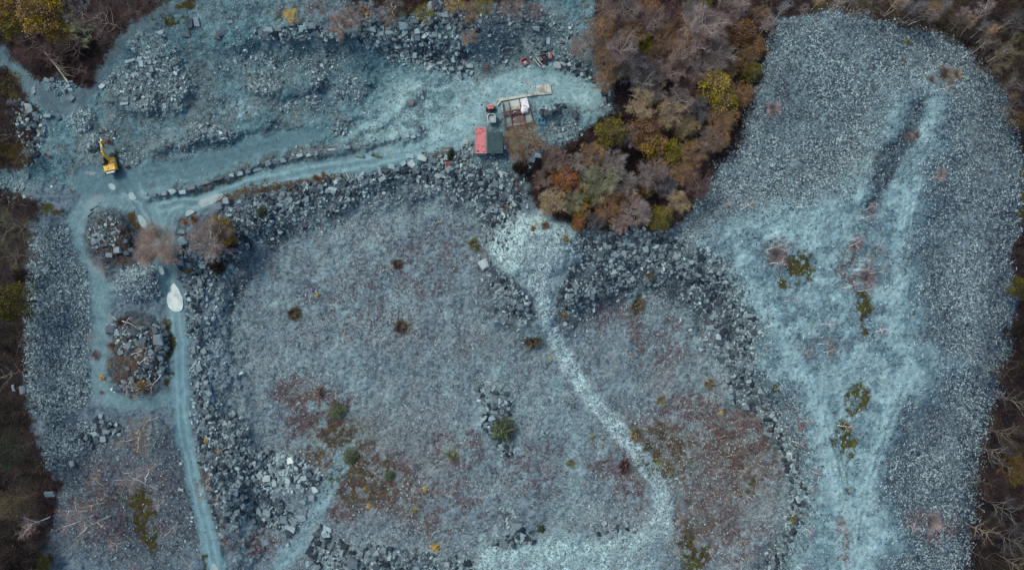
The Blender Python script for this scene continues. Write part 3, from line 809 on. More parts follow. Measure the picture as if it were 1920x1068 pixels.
scree = np.clip(sm(d_tip, -10, 14) * (1 - .92 * sm(d_plat + 40 * n4, -50, 25)), 0, 1)
scree = np.maximum(scree, sm(d_ltip, -8, 8))
scree = np.maximum(scree, sm(blob(262, 525, 58, 42), 0, .3)); scree = np.maximum(scree, sm(sdf_poly([(80, 812), (130, 792), (175, 795), (165, 830), (135, 870), (110, 885), (78, 872)]), -4, 6))
scree = np.maximum(scree, .7 * sm(blob(150, 222, 26, 24), 0, .4))
scree *= clear * (1 - .7 * sm(d_gul, -10, 4))
DARKT = np.zeros(U.shape)      # darker scree
for cx, cy, rx, ry, k in ((1470, 180, 90, 110, 1.), (1560, 215, 70, 50, .6), (1860, 260, 60, 200, 1.), (1880, 470, 60, 160, 1.), (1810, 400, 60, 70, .8), (1745, 480, 50, 50, .9), (1860, 650, 50, 120, .9), (1770, 800, 100, 80, .7), (1800, 960, 50, 140, .7), (1680, 330, 40, 60, .7), (1330, 420, 60, 90, .9), (1640, 80, 160, 40, .5), (80, 620, 30, 50, .8), (85, 690, 34, 50, .8), (1760, 620, 60, 50, .6), (1700, 930, 40, 60, .6), (70, 840, 40, 60, .3)):
    DARKT = np.maximum(DARKT, k * sm(blob(cx, cy, rx, ry), 0, .7))
DARKT = np.clip(.55 * DARKT * (1 + 2 * n1) + 1.2 * np.clip(n2, 0, 1), 0, 1)
scree *= 1 - .75 * sm(n4 + .7 * n6, .06, .2) * sm(d_tip, 0, 30)
_, tot['scree'] = chips("scree", scree, .85, 1.5, 4.6, m_chip, "slate scree covering the spoil tips", tilt=.62, elong=(1.4, 3.4), tone=(.0, .92), power=2.0, field=1 - .6 * DARKT)
gravel = np.clip(.26 * sm(d_pit, 0, 20) * (.25 + 1.5 * sm(n2 + n1, -.12, .2)) + .5 * UPQ + .5 * sm(d_ramp, -10, 10) + .5 * sm(d_path, -6, 6) + .4 * sm(d_low, -8, 8) + .07 * sm(d_plat, -20, 10) + .10 * up + .2 * sm(blob(250, 930, 200, 170), 0, .4) + .12 * sm(d_yard, -10, 10), 0, 1) * (1 - .8 * sm(d_road, -6, 0)) * (1 - sm(d_forest, -6, 4)) * (1 - .9 * mk) * (1 - .5 * hk)
_, tot['gravel'] = chips("slate_gravel", gravel, .9, 1.4, 4.2, m_chip, "loose slate chippings strewn over the pit floor", tilt=.5, tone=(.0, 1.), power=2.2, K=4)
print("ROCKS", tot)

# ------------------------------------------------------------------ single boulders
ORD = "zeroth first second third fourth fifth sixth seventh eighth ninth tenth eleventh twelfth thirteenth fourteenth fifteenth sixteenth seventeenth eighteenth nineteenth twentieth".split()


def ordinal(n):
    if n <= 20: return ORD[n]
    tens = {2: "twenty", 3: "thirty", 4: "forty"}[n // 10]
    return {2: "twentieth", 3: "thirtieth", 4: "fortieth"}[n // 10] if n % 10 == 0 else tens + "-" + ORD[n % 10]


ROCKS = {}
def rock_proto(k, mat):
    key = (k, mat.name)
    if key not in ROCKS:
        hv, hf = HULLS[k]
        m = bpy.data.meshes.new("boulder"); m.from_pydata([tuple(v) for v in hv], [], hf); m.materials.append(mat); m.update()
        ROCKS[key] = bpy.data.objects.new("boulder", m)
    return ROCKS[key]


N_BOULDER = 0
def boulder(u, v, l, w=None, ang=None, mat=None, label="slate boulder", group=None, flat=1.0, name="boulder"):
    """one block of size l by w pixels at pixel (u, v)"""
    global N_BOULDER
    N_BOULDER += 1
    w = w or l * random.uniform(.65, .85)
    z = float(hz(u, v)); k = (D - z) / F
    h = min(l, w) * random.uniform(.55, .8) * flat * k
    if ang is None: ang = 0.0 if l >= w else 0.0
    kk = random.randrange(len(HULLS)); hv = HULLS[kk][0]
    o = rock_proto(kk, mat or m_rock).copy()
    o.name = name
    ext = hv.max(0) - hv.min(0)
    o.scale = (l * k / ext[0], w * k / ext[1], h / ext[2])
    o.location = ground(u, v, h * .30)
    o.rotation_euler = (random.uniform(-.26, .26) * min(1, flat), random.uniform(-.26, .26) * min(1, flat), math.radians(ang) + random.uniform(-.12, .12))
    COL.objects.link(o)
    return tag(o, label, "boulder", group)


def heap(label, group, mat, spots, flat=1.0):
    for i_, s in enumerate(spots):
        if i_ % 3 == 2 and max(s[2:4]) <= 13: continue      # the small ones are in the rubble already
        u, v, l = s[:3]; w = s[3] if len(s) > 3 else None; a = s[4] if len(s) > 4 else None
        boulder(u, v, l, w, a if a is not None else (0 if w else random.uniform(0, 180)), mat, label, group, flat)


heap("angular grey block in the heap above the quarry yard", "blocks heaped above the quarry yard", m_rock,
     [(523, 57, 14, 8), (570, 56, 18, 14), (585, 50, 15, 12), (490, 63, 10, 12), (700, 57, 12), (713, 61, 8, 12), (716, 64, 11), (735, 62, 10), (757, 52, 18, 16), (760, 60, 14), (783, 60, 13, 10), (783, 71, 10, 14), (694, 78, 12, 10), (763, 86, 12, 9), (784, 84, 11, 12),
      (811, 107, 10, 8), (812, 125, 13, 9), (837, 112, 10, 8), (847, 131, 11, 9), (850, 113, 8, 10), (858, 122, 9, 11), (872, 119, 9), (880, 125, 16, 9), (828, 95, 9, 6), (665, 67, 12, 8), (635, 74, 8, 12), (820, 120, 12, 10), (826, 118, 11, 8), (833, 130, 9, 7), (858, 112, 9, 12), (727, 80, 11, 8), (740, 74, 10),
      (772, 98, 9), (778, 105, 8, 12), (706, 84, 10), (650, 72, 11), (618, 66, 9), (800, 84, 10), (840, 118, 9), (866, 130, 10, 7)])
heap("pale grey slab among the rubble by the upper track", "pale slabs by the upper track", m_rock,
     [(266, 120, 10, 13), (263, 110, 12, 8), (229, 126, 9), (222, 135, 15, 8, 30), (203, 155, 10, 6, 30), (280, 66, 14, 7), (266, 66, 10, 8), (243, 80, 9), (233, 195, 15, 6, 12), (250, 200, 14, 7, -20), (280, 182, 16, 8, -45), (285, 130, 9, 14), (235, 186, 16, 6)], .6)
heap("dark rounded boulder beside the path above the quarry", "dark boulders on the upper path", m_dark,
     [(370, 43, 12, 18), (350, 66, 16, 9), (352, 72, 10, 8), (432, 42, 12, 6), (445, 52, 9), (346, 48, 9, 12), (410, 70, 16, 10), (505, 58, 18, 12), (550, 45, 24, 10)])
heap("grey block by the fork of paths below the bracken", "blocks at the path fork", m_dark,
     [(112, 222, 10), (60, 205, 16, 20), (90, 218, 14, 8), (65, 170, 8, 16), (46, 195, 12), (78, 228, 12), (100, 150, 12, 9), (90, 152, 11), (117, 165, 10), (122, 172, 9), (135, 185, 14, 9, 40), (30, 345, 12), (45, 352, 10), (55, 330, 9, 13), (62, 300, 12, 10), (68, 296, 9, 14), (48, 285, 11)])
heap("dark slate block on the bank between road and pit", "blocks on the bank by the road junction", m_dark,
     [(405, 390, 26, 14, 25), (425, 377, 14, 12), (445, 375, 10, 8), (416, 383, 10, 9), (457, 369, 8, 9), (342, 435, 14, 10), (357, 475, 8, 10), (350, 479, 6, 12), (341, 493, 14, 12), (365, 480, 12, 9), (330, 485, 12, 12), (372, 490, 10), (415, 495, 8, 8), (430, 500, 16, 10), (352, 540, 10), (362, 552, 8, 14), (360, 575, 9, 13),
      (365, 655, 9, 14), (375, 690, 14), (384, 705, 12), (372, 720, 9, 14), (388, 770, 12), (375, 640, 9)])
heap("grey boulder at the top of the slope under the road", "boulders under the road to the shed", m_rock,
     [(770, 293, 16, 8), (813, 302, 14, 9), (700, 332, 12, 7), (686, 338, 12, 6), (735, 313, 12, 10), (797, 316, 12, 9), (712, 322, 6, 18, 15), (815, 355, 8, 8), (826, 306, 12), (744, 318, 14, 8), (757, 306, 12), (842, 318, 14), (805, 310, 11), (680, 326, 12, 6, 40), (640, 345, 12, 9), (625, 358, 11), (600, 352, 14, 8), (585, 372, 12)])
heap("dark block on the pit slope below the shed", "blocks on the slope below the shed", m_dark,
     [(930, 345, 10, 14), (940, 352, 9), (923, 362, 14, 10), (920, 322, 14, 10), (885, 340, 12), (870, 325, 11), (905, 352, 12), (945, 372, 12), (890, 372, 10), (915, 380, 12), (930, 395, 11), (860, 345, 10), (880, 318, 12)])
heap("leaning pale slate slab beside the road to the shed", "slabs leaning on the bank by the road", m_rock,
     [(652, 329, 3, 16, 30), (658, 330, 3, 18, 28), (664, 332, 3, 16, 26), (671, 334, 3, 14, 24)], 1.6)
heap("grey block in the heap at the foot of the left bank", "blocks heaped in the pit corner", m_dark,
     [(502, 960, 19, 11, -15), (486, 956, 11, 14), (498, 972, 12), (522, 940, 14, 11), (440, 920, 18, 14), (430, 928, 14), (460, 930, 13), (455, 945, 14), (445, 958, 16), (470, 948, 12), (425, 945, 12), (480, 935, 11), (465, 905, 12), (450, 890, 11), (437, 872, 10), (475, 975, 14), (520, 972, 12), (508, 935, 12)])
heap("pale block spilled along the narrow path in the pit", "pale blocks along the pit path", m_rock,
     [(585, 931, 12, 12), (570, 940, 9, 9), (567, 970, 16, 13), (533, 972, 15, 16), (545, 988, 24, 10, -20), (563, 992, 8, 10), (589, 893, 9, 10), (578, 1055, 9, 12), (526, 1039, 9, 11), (615, 990, 20, 8, -18), (610, 1000, 13), (612, 1014, 12), (600, 1042, 8, 8), (595, 905, 9), (612, 1002, 16, 8), (540, 1020, 8), (520, 1022, 9)])
heap("grey block in the rubble along the bottom of the pit", "blocks along the pit bottom", m_dark,
     [(662, 1053, 22, 18), (688, 1042, 10), (673, 1010, 14, 7), (720, 1030, 16, 10), (760, 1055, 10), (720, 1050, 11), (640, 1045, 10), (705, 1060, 14), (745, 1046, 12), (775, 1040, 10), (790, 1058, 12), (860, 1050, 11), (970, 985, 24, 12), (970, 1000, 12), (980, 1004, 14), (955, 1003, 12), (1150, 995, 16, 12), (1198, 985, 8), (1200, 992, 8), (1165, 988, 9)])
heap("grey block beside the small road below the junction", "blocks by the small road", m_dark,
     [(195, 822, 14, 11), (183, 824, 11, 13), (207, 823, 11, 11), (217, 806, 13, 8), (167, 829, 14), (200, 808, 14, 10), (215, 816, 14, 5), (135, 870, 7, 10), (150, 860, 8, 9), (190, 780, 10), (207, 795, 11), (225, 790, 13), (193, 790, 12, 8), (45, 730, 12, 16), (50, 740, 10), (27, 727, 7, 14), (95, 925, 20, 10), (232, 800, 12)])
heap("dark block in the overgrown island between the roads", "blocks in the overgrown island", m_dark,
     [(208, 617, 16, 18), (222, 625, 14, 10), (253, 622, 18, 14), (299, 637, 18, 22), (222, 727, 18, 12), (300, 655, 12, 9), (285, 660, 13), (292, 620, 14), (275, 610, 12), (308, 612, 10), (268, 640, 16), (297, 672, 12), (282, 685, 13), (305, 690, 12), (250, 665, 11), (240, 690, 10), (228, 660, 12, 9), (295, 710, 12)])
heap("blue grey ledge of bedrock in the outcrop by the junction", "ledges of the rock outcrop", m_dark,
     [(176, 388, 20, 6, 25), (188, 394, 18, 5, 20), (168, 400, 14, 6, 40), (182, 404, 20, 5, 18), (196, 398, 16, 6), (162, 412, 10, 8), (182, 440, 18, 6, 25), (188, 448, 20, 6, 22), (180, 455, 16, 5, 20), (214, 436, 14, 5, 20), (195, 460, 18, 6, 15), (222, 468, 16, 14), (235, 452, 14, 8), (238, 474, 12), (206, 478, 14, 10), (246, 468, 11)], .9)
heap("grey block in the bank between pit and spoil tip", "blocks on the bank below the spoil tip", m_dark,
     [(1388, 685, 12), (1375, 660, 14, 12), (1360, 665, 10, 9), (1353, 674, 12, 10), (1395, 660, 9, 12), (1425, 733, 12, 10), (1398, 762, 14, 10), (1370, 743, 12, 10), (1385, 735, 13, 9), (1332, 614, 16, 10), (1335, 595, 10), (1258, 540, 9, 12), (1270, 570, 10, 10), (1300, 540, 12), (1320, 560, 13), (1345, 580, 12), (1360, 600, 12), (1350, 640, 14),
      (1370, 630, 13), (1310, 515, 12), (1380, 610, 12), (1240, 480, 13), (1210, 468, 14), (1180, 470, 12), (1160, 458, 14), (1140, 466, 13), (1110, 462, 11), (1195, 485, 12), (1275, 500, 16, 8, 25), (1255, 490, 13), (1225, 500, 12), (1290, 520, 11)])
heap("grey stone in the heap beside the pale pit path", "stones beside the pit path", m_dark,
     [(1110, 555, 11, 14), (1101, 566, 9), (1050, 545, 9), (975, 575, 12, 14), (985, 580, 10), (960, 560, 11), (968, 548, 10), (1085, 545, 10), (1128, 545, 9), (1070, 555, 9), (955, 540, 9), (990, 568, 9), (1145, 540, 9)])
heap("grey stone on the edge of the yard by the woods", "stones between yard and woods", m_rock,
     [(1056, 121, 7, 4), (1067, 122, 9), (1018, 93, 18, 8, -10), (951, 89, 9, 6), (935, 98, 9, 5), (933, 105, 9, 8), (1075, 130, 10), (1090, 140, 9), (1048, 200, 10), (1050, 255, 10, 9), (1040, 205, 9), (1035, 208, 8), (998, 300, 12, 10, -10), (1010, 292, 16, 9), (1080, 262, 8), (1020, 262, 9), (1028, 78, 8, 14), (1005, 55, 14), (1100, 150, 9)])
heap("toppled slate post lying by the edge of the rubble strip", "toppled slate posts in the rubble strip", m_rock,
     [(790, 172, 6, 12), (792, 182, 5, 10), (786, 165, 5, 8), (793, 240, 6, 9)], .9)
# the kerb of stones along the lower edge of the berm
ROW = [(272, 363, 9, 6, -10), (290, 366, 14, 7, -5), (310, 363, 12, 8, 10), (326, 359, 14, 10, 15), (343, 360, 16, 9, 10), (360, 352, 18, 9, 12), (385, 343, 26, 7, 20), (408, 336, 22, 6, 18), (435, 329, 9, 7, 5), (451, 325, 14, 10, 8), (466, 322, 12, 9, 20), (483, 317, 18, 9, 30),
       (504, 306, 14, 10, 25), (531, 301, 12, 8, 20), (548, 297, 12, 5, 12), (563, 292, 13, 7, 12), (579, 291, 12, 6, 10), (594, 289, 9, 6, 25), (622, 281, 16, 5, 8), (652, 277, 15, 7, 8), (688, 270, 10, 6, 20)]
for i, (u, v, l, w, a_) in enumerate(ROW):
    mt = m_dark if i in (5, 6, 7, 10, 11) else m_rock
    boulder(u, v, l, w, a_, mt, f"kerb boulder edging the road to the shed, {ordinal(i + 1)} from its lower end", "kerb boulders along the road")
SMALL_ROW = [(700, 262, 11, 6, 20), (738, 260, 10, 6, 30), (747, 258, 9, 8, -30), (765, 256, 7, 5, 0), (775, 257, 10, 6, 20), (785, 254, 9, 6, 5)]
for i, s in enumerate(SMALL_ROW):
    boulder(*s, m_rock, f"squared slate block where the rubble strip meets the road, {ordinal(i + 1)} from the left", "squared blocks at the end of the rubble strip")
heap("pale grey block on top of the pit corner heap", "pale blocks topping the pit corner heap", m_pale,
     [(500, 895, 16, 14), (488, 890, 14), (515, 905, 14), (530, 885, 13, 9), (556, 880, 13), (570, 895, 14, 10), (540, 900, 14), (525, 870, 14, 9), (580, 880, 13, 8), (560, 910, 14, 10), (505, 875, 8, 14), (535, 915, 13, 9)])
# blocks one can point to
for u, v, l, w, a_, mt, lab, fl in [
    (1045, 122, 15, 14, 0, m_pale, "large flat pale slab beside the rusty scrap at the yard's edge", .35), (992, 126, 7, 7, 45, m_pale, "small square pale slab below the red skip", .5),
    (798, 67, 17, 6, 42, m_pale, "long thin pale slab lying aslant on the block heap above the yard", .7), (800, 100, 8, 18, 4, m_rock, "tall upright slab standing in the block heap above the yard", .7), (856, 98, 7, 16, -6, m_rock, "narrow pale post of slate at the upper end of the block heap", .9),
    (747, 87, 13, 11, 0, m_pale, "pale five sided block in front of the block heap", .8), (562, 44, 26, 9, 14, m_dark, "long dark boulder under the yellow birch above the quarry", .9),
    (245, 114, 21, 6, 12, m_pale, "long pale slab at the head of the rubble by the upper track", .5), (300, 62, 18, 8, 10, m_pale, "pale slab on top of the rubble heap under the path", .7), (192, 162, 13, 8, 30, m_pale, "pale wedge of slate beside the upper track", .7),
    (358, 45, 14, 20, 0, m_dark, "big smooth dark boulder standing beside the grassy path", 1.1), (420, 62, 28, 10, 14, m_dark, "big dark boulder with a pale stone on it above the quarry", 1.), (432, 42, 12, 6, 8, m_pale, "white topped stone behind the big dark boulder", .7),
    (415, 250, 8, 7, 0, m_pale, "rounded buff stone in the low rubble ridge", .9), (343, 452, 18, 16, 20, m_rock, "square blue grey boulder beside the bare tree at the junction", .8),
    (453, 422, 10, 6, -4, m_bright, "small white slab on the dark bank beside the ochre tree", .6), (874, 267, 10, 9, 0, m_pale, "square pale block beside the red container", .9),
    (791, 297, 19, 11, -8, m_pale, "big pale rounded boulder at the lip of the pit below the road", 1.), (773, 307, 14, 15, 30, m_pale, "pale boulder just below the biggest pale boulder by the road", 1.),
    (907, 495, 18, 17, 20, m_pale, "lone pale boulder on the pit floor beside the rubble ramp", .9), (546, 862, 15, 12, 20, m_bright, "white block on top of the pit corner heap", .9), (591, 916, 12, 15, 30, m_bright, "brightest white block at the edge of the pit corner heap", .8),
    (213, 730, 13, 6, -30, m_bright, "white slab at the foot of the overgrown island", .7), (989, 317, 8, 15, -40, m_pale, "pale slab on the bank under the wood's orange tree", .5), (998, 299, 13, 11, -20, m_pale, "pale pointed boulder below the tree behind the shed", .8),
    (1550, 337, 9, 7, 0, m_pale, "small pale boulder alone on the spoil tip", .8), (1481, 855, 13, 16, 25, m_bright, "triangular pale slab on the narrow bank between pit and spoil tip", .6), (1497, 935, 11, 14, 35, m_rock, "tilted grey slab at the lower end of the narrow bank", .6),
    (1388, 684, 13, 6, 35, m_pale, "slim white block on the bank of the spoil tip", .8), (1403, 713, 12, 8, 15, m_pale, "pale rounded block beside the fine gravel on the bank", .8), (1435, 765, 16, 5, -50, m_rock, "long slab leaning at the corner of the narrow bank", .6),
    (1427, 733, 14, 10, -8, m_pale, "pale squat block at the bend of the bank", .8), (1150, 510, 13, 9, 15, m_pale, "pale flat boulder below the dark blocks of the bank", .6), (1060, 607, 7, 8, -20, m_pale, "round pale stone beside the pit path", .9), (995, 591, 10, 5, 0, m_pale, "small white slab at the narrow neck of the pit path", .6),
    (1268, 896, 8, 4, 15, m_pale, "white stone on the heather beside the bend of the pit path", .8), (448, 778, 0, 0, 0, None, "", 0), (438, 775, 11, 8, 20, m_pale, "white block on the left bank of the pit", .7), (98, 350, 5, 5, 0, m_bright, "tiny white stone on the bare ground left of the junction", .9),
    (772, 193, 8, 9, -25, m_rust, "rust tinted squared block on the yard's rubble strip", .9), (786, 245, 9, 6, 10, m_rock, "grey block at the lower end of the yard's rubble strip", .8), (763, 86, 11, 8, -15, m_rust, "rust tinted slab in the block heap above the yard", .7),
    (340, 868, 7, 5, 0, m_pale, "pale pebble beside the lower road", .9), (339, 917, 12, 5, -12, m_pale, "slim pale stone beside the lower road", .8), (135, 868, 8, 11, 0, m_pale, "white block at the foot of the round scree heap", .8), (177, 815, 8, 5, -25, m_pale, "small pale stone among the blocks by the small road", .8)]:
    if l: boulder(u, v, l, w, a_, mt, lab, None, fl)
C["boulders"] = N_BOULDER

# ------------------------------------------------------------------ trees
def unit(rg):
    while True:
        v = Vector((rg.uniform(-1, 1), rg.uniform(-1, 1), rg.uniform(-1, 1)))
        if .05 < v.length < 1: return v.normalized()


def wob(p0, p1, n, amp, rg, lift=0.0):
    out = []
    for i in range(n + 1):
        t = i / n
        p = p0.lerp(p1, t)
        if 0 < i: p = p + Vector((rg.uniform(-1, 1), rg.uniform(-1, 1), rg.uniform(-.6, .6))) * amp * (0.4 if i == n else 1) + Vector((0, 0, lift * math.sin(math.pi * t)))
        out.append(p)
    return out


def twig(b, p, d, l, w, tone):
    s = d.cross(Vector((0, 0, 1)))
    if s.length < .05: s = Vector((1, 0, 0))
    s = s.normalized() * w * .5
    b.face([p - s, p + s, p + d * l], tone)


def leaf(b, p, s, rg, tone):
    a = unit(rg); c = a.cross(unit(rg))
    if c.length < .05: c = Vector((0, 0, 1)).cross(a)
    c = c.normalized() * s * .4; a = a * s * .5
    b.face([p - a, p - c, p + a, p + c], tone)


def make_tree(seed, h=9.0, r=3.6, limbs=8, subs=5, twigs=16, lobes=0, leaves=0, leaf_s=.26, twig_l=(.5, 1.1), trunk_r=.2, low=.3, lean=0.0, stems=1, flat=.62, twig_w=.04, dome=0):
    """trunk with limbs, and a crown of twigs and leaves; returns two meshes"""
    rg = random.Random(seed)
    t, c = MB(), MB()
    for s in range(stems):
        off = Vector((rg.uniform(-.4, .4), rg.uniform(-.4, .4), 0)) * (stems > 1)
        topd = Vector((rg.uniform(-1, 1) * lean * h, rg.uniform(-1, 1) * lean * h, h * (.93 if lobes == 0 else .75)))
        tr = wob(off, off + topd, 7, h * .012, rg)
        t.tube(tr, [trunk_r * (1 - .82 * i / 7) for i in range(8)], 6)
        nl = max(2, limbs // stems)
        for i in range(nl):
            f = low + (.92 - low) * (i + .5) / nl
            base = tr[int(f * 7)].lerp(tr[min(7, int(f * 7) + 1)], f * 7 % 1)
            az = i * 2.4 + rg.uniform(-.5, .5)
            el = rg.uniform(.15, .55) + .5 * (f - low)
            rr = r * rg.uniform(.62, 1.0) * (1 - .35 * max(0, f - .6) / .4)
            tip = base + Vector((math.cos(az) * rr, math.sin(az) * rr, rr * el + .12 * h))
            tip.z = min(tip.z, h)
            lb = wob(base, tip, 5, r * .05, rg, -.04 * rr)
            r0 = trunk_r * .5 * (1.15 - .6 * f)
            t.tube(lb, [r0 * (1 - .8 * k / 5) + .012 for k in range(6)], 4)
            for k in range(subs):
                q = rg.uniform(.35, 1.0)
                p = lb[int(q * 4.99)].lerp(lb[int(q * 4.99) + 1], q * 4.99 % 1)
                d = (tip - base).normalized() * .7 + unit(rg) * .75 + Vector((0, 0, .3))
                e = p + d.normalized() * r * rg.uniform(.22, .42)
                sb = wob(p, e, 3, r * .03, rg)
                t.tube(sb, [r0 * .42, r0 * .3, r0 * .2, .012], 3, cap=False)
                tn = rg.uniform(.1, .9)
                for m in range(twigs):
                    q2 = rg.uniform(.25, 1.0)
                    o = sb[int(q2 * 2.99)].lerp(sb[int(q2 * 2.99) + 1], q2 * 2.99 % 1)
                    dd = ((e - p).normalized() * .8 + unit(rg) * .9 + Vector((0, 0, .25))).normalized()
                    twig(c, o, dd, rg.uniform(*twig_l), twig_w, min(1, max(0, tn + rg.uniform(-.3, .3))))
                    if m % 3 == 0:
                        o2 = o + dd * .4
                        twig(c, o2, (dd + unit(rg) * .9).normalized(), rg.uniform(*twig_l) * .7, twig_w * .8, min(1, max(0, tn + rg.uniform(-.3, .3))))
    blobs = [(rg.uniform(0, 6.28), math.sqrt(rg.random()) * .75, rg.uniform(.1, .9)) for _ in range(14)] if dome else []
    for i in range(dome):      # fine outer twigs filling a rounded head
        ba, bq, tn = blobs[i % 14]
        cx_, cy_ = math.cos(ba) * bq * r, math.sin(ba) * bq * r
        d = unit(rg); d.z = abs(d.z)
        rr = r * rg.uniform(.24, .42)
        p = Vector((cx_, cy_, h * (1 - .42 * bq * bq) - .12 * h)) + Vector((d.x, d.y, d.z * .8)) * rr
        twig(c, p - d * .5 * twig_l[1], (d + unit(rg) * .55).normalized(), rg.uniform(*twig_l) * 1.1, twig_w * .9, min(1, max(0, tn + rg.uniform(-.25, .25) + .15 * d.z)))
    for i in range(lobes):
        az = i * 2.4 + rg.uniform(-.4, .4); q = math.sqrt((i + .6) / lobes)
        lr = r * rg.uniform(.24, .40)
        cz = h - lr * .8 - (q ** 2) * h * flat * .6 + rg.uniform(-.08, .06) * h
        cc = Vector((math.cos(az) * (r - lr * .7) * q, math.sin(az) * (r - lr * .7) * q, cz))
        tn = rg.uniform(.15, .85)
        for k in range(leaves):
            d = unit(rg)
            if d.z < -.3: d.z *= -.6
            p = cc + Vector((d.x, d.y, d.z * .8)) * lr * (rg.random() ** .35) * rg.uniform(.85, 1.15)
            leaf(c, p, leaf_s * rg.uniform(.6, 1.25), rg, min(1, max(0, tn + rg.uniform(-.28, .28) + .12 * d.z)))
    return t, c


def cm(name, a, b, k=1.0, var=.22):
    return tone_mat(name, S(*a, k), S(*b, k), .9, var, spec=.1, hue=.022)


K_ = 1.8      # crowns shade themselves: the leaf is lighter than the crown looks
CROWN = {
    'ochre': cm("ochre_leaf", (82, 68, 42), (118, 96, 58), K_), 'olive': cm("olive_leaf", (62, 60, 32), (98, 90, 48), K_), 'lime': cm("yellow_green_leaf", (70, 68, 26), (102, 96, 40), K_),
    'gold': cm("golden_olive_leaf", (76, 70, 40), (122, 106, 58), K_), 'russet': cm("russet_leaf", (78, 60, 50), (112, 86, 66), K_), 'orange': cm("orange_leaf", (98, 68, 52), (134, 92, 66), K_), 'brown': cm("brown_twig", (74, 60, 52), (114, 92, 74), K_),
    'purple': cm("purple_twig", (74, 66, 70), (108, 98, 100), K_), 'grey': cm("grey_twig", (76, 72, 76), (118, 112, 112), K_), 'tan': cm("tan_twig", (84, 74, 64), (120, 106, 88), K_), 'dark': cm("dark_leaf", (32, 28, 28), (54, 48, 44), 1.1), 'green': cm("dark_green_leaf", (40, 50, 44), (72, 82, 66), 1.3),
    'pink': cm("reddish_twig", (88, 76, 86), (122, 104, 112), K_), 'yellow': cm("yellow_leaf", (168, 132, 62), (206, 166, 92), K_ * .75), 'moss': cm("mossy_twig", (66, 68, 58), (112, 112, 96), K_), 'rose': cm("rose_brown_haze", (88, 76, 76), (116, 100, 97), 1.6), 'slate': cm("slate_grey_twig", (52, 54, 62), (84, 84, 92), K_),
    'blush': cm("pale_reddish_twig", (108, 100, 108), (142, 130, 138), 1.45), 'fawn': cm("pale_fawn_twig", (110, 102, 98), (144, 132, 124), 1.45),
    'gorse': cm("gorse_leaf", (52, 64, 54), (92, 102, 80), 1.5),
    'straw': cm("tussock_blade", (86, 82, 72), (122, 114, 96), 1.4), 'brownish': cm("brown_tussock_blade", (66, 62, 56), (96, 90, 78), 1.35), 'sage': cm("sage_tussock_blade", (78, 82, 66), (110, 112, 88), 1.6),
    'maroon': cm("maroon_twig", (48, 38, 43), (78, 60, 62), K_),
}
CROWN.update({k + '_dim': cm("shade_tinted_" + k + "_leaf", a_, b_, 1.0) for k, a_, b_ in (('ochre', (72, 60, 40), (104, 86, 56)), ('olive', (62, 60, 32), (98, 90, 46)), ('brown', (58, 50, 48), (88, 76, 68)), ('slate', (50, 50, 58), (78, 78, 84)), ('maroon', (44, 36, 40), (70, 56, 58)), ('dark', (30, 27, 28), (50, 45, 42)), ('moss', (62, 64, 56), (98, 98, 84)), ('green', (36, 44, 38), (62, 70, 56)), ('tan', (74, 66, 56), (106, 94, 78)), ('purple', (66, 60, 66), (96, 88, 92)))})  # darker crown copies for edge woods: shade and corner falloff in the colour
BARK = {'pale': tone_mat("pale_birch_bark", S(150, 140, 132, 1.2), S(190, 182, 172, 1.2), .8, .2, .25, 1.0, False), 'grey': tone_mat("grey_bark", S(112, 104, 100), S(150, 140, 132), .85, .2, .2, 1.0, False),
        'dark': tone_mat("dark_bark", S(52, 46, 44), S(80, 70, 64), .9, .2, .2, 1.0, False), 'white': tone_mat("white_birch_bark", S(208, 202, 194, 1.15), S(228, 222, 214, 1.15), .75, .1, .15, 1.0, False)}
WORD = {'ochre': 'ochre leaved', 'olive': 'olive green', 'lime': 'yellow green', 'gold': 'golden olive', 'russet': 'russet leaved', 'orange': 'orange leaved', 'brown': 'bare brown', 'purple': 'bare purple grey', 'grey': 'bare grey', 'tan': 'bare tan', 'dark': 'dark leaved', 'green': 'dark green',
        'pink': 'bare reddish', 'yellow': 'bright yellow', 'moss': 'bare mossy grey', 'rose': 'hazy rose brown', 'slate': 'dark bare grey', 'maroon': 'bare maroon', 'straw': 'straw', 'blush': 'pale reddish', 'fawn': 'fawn', 'gorse': 'green', 'brownish': 'brown', 'sage': 'sage'}

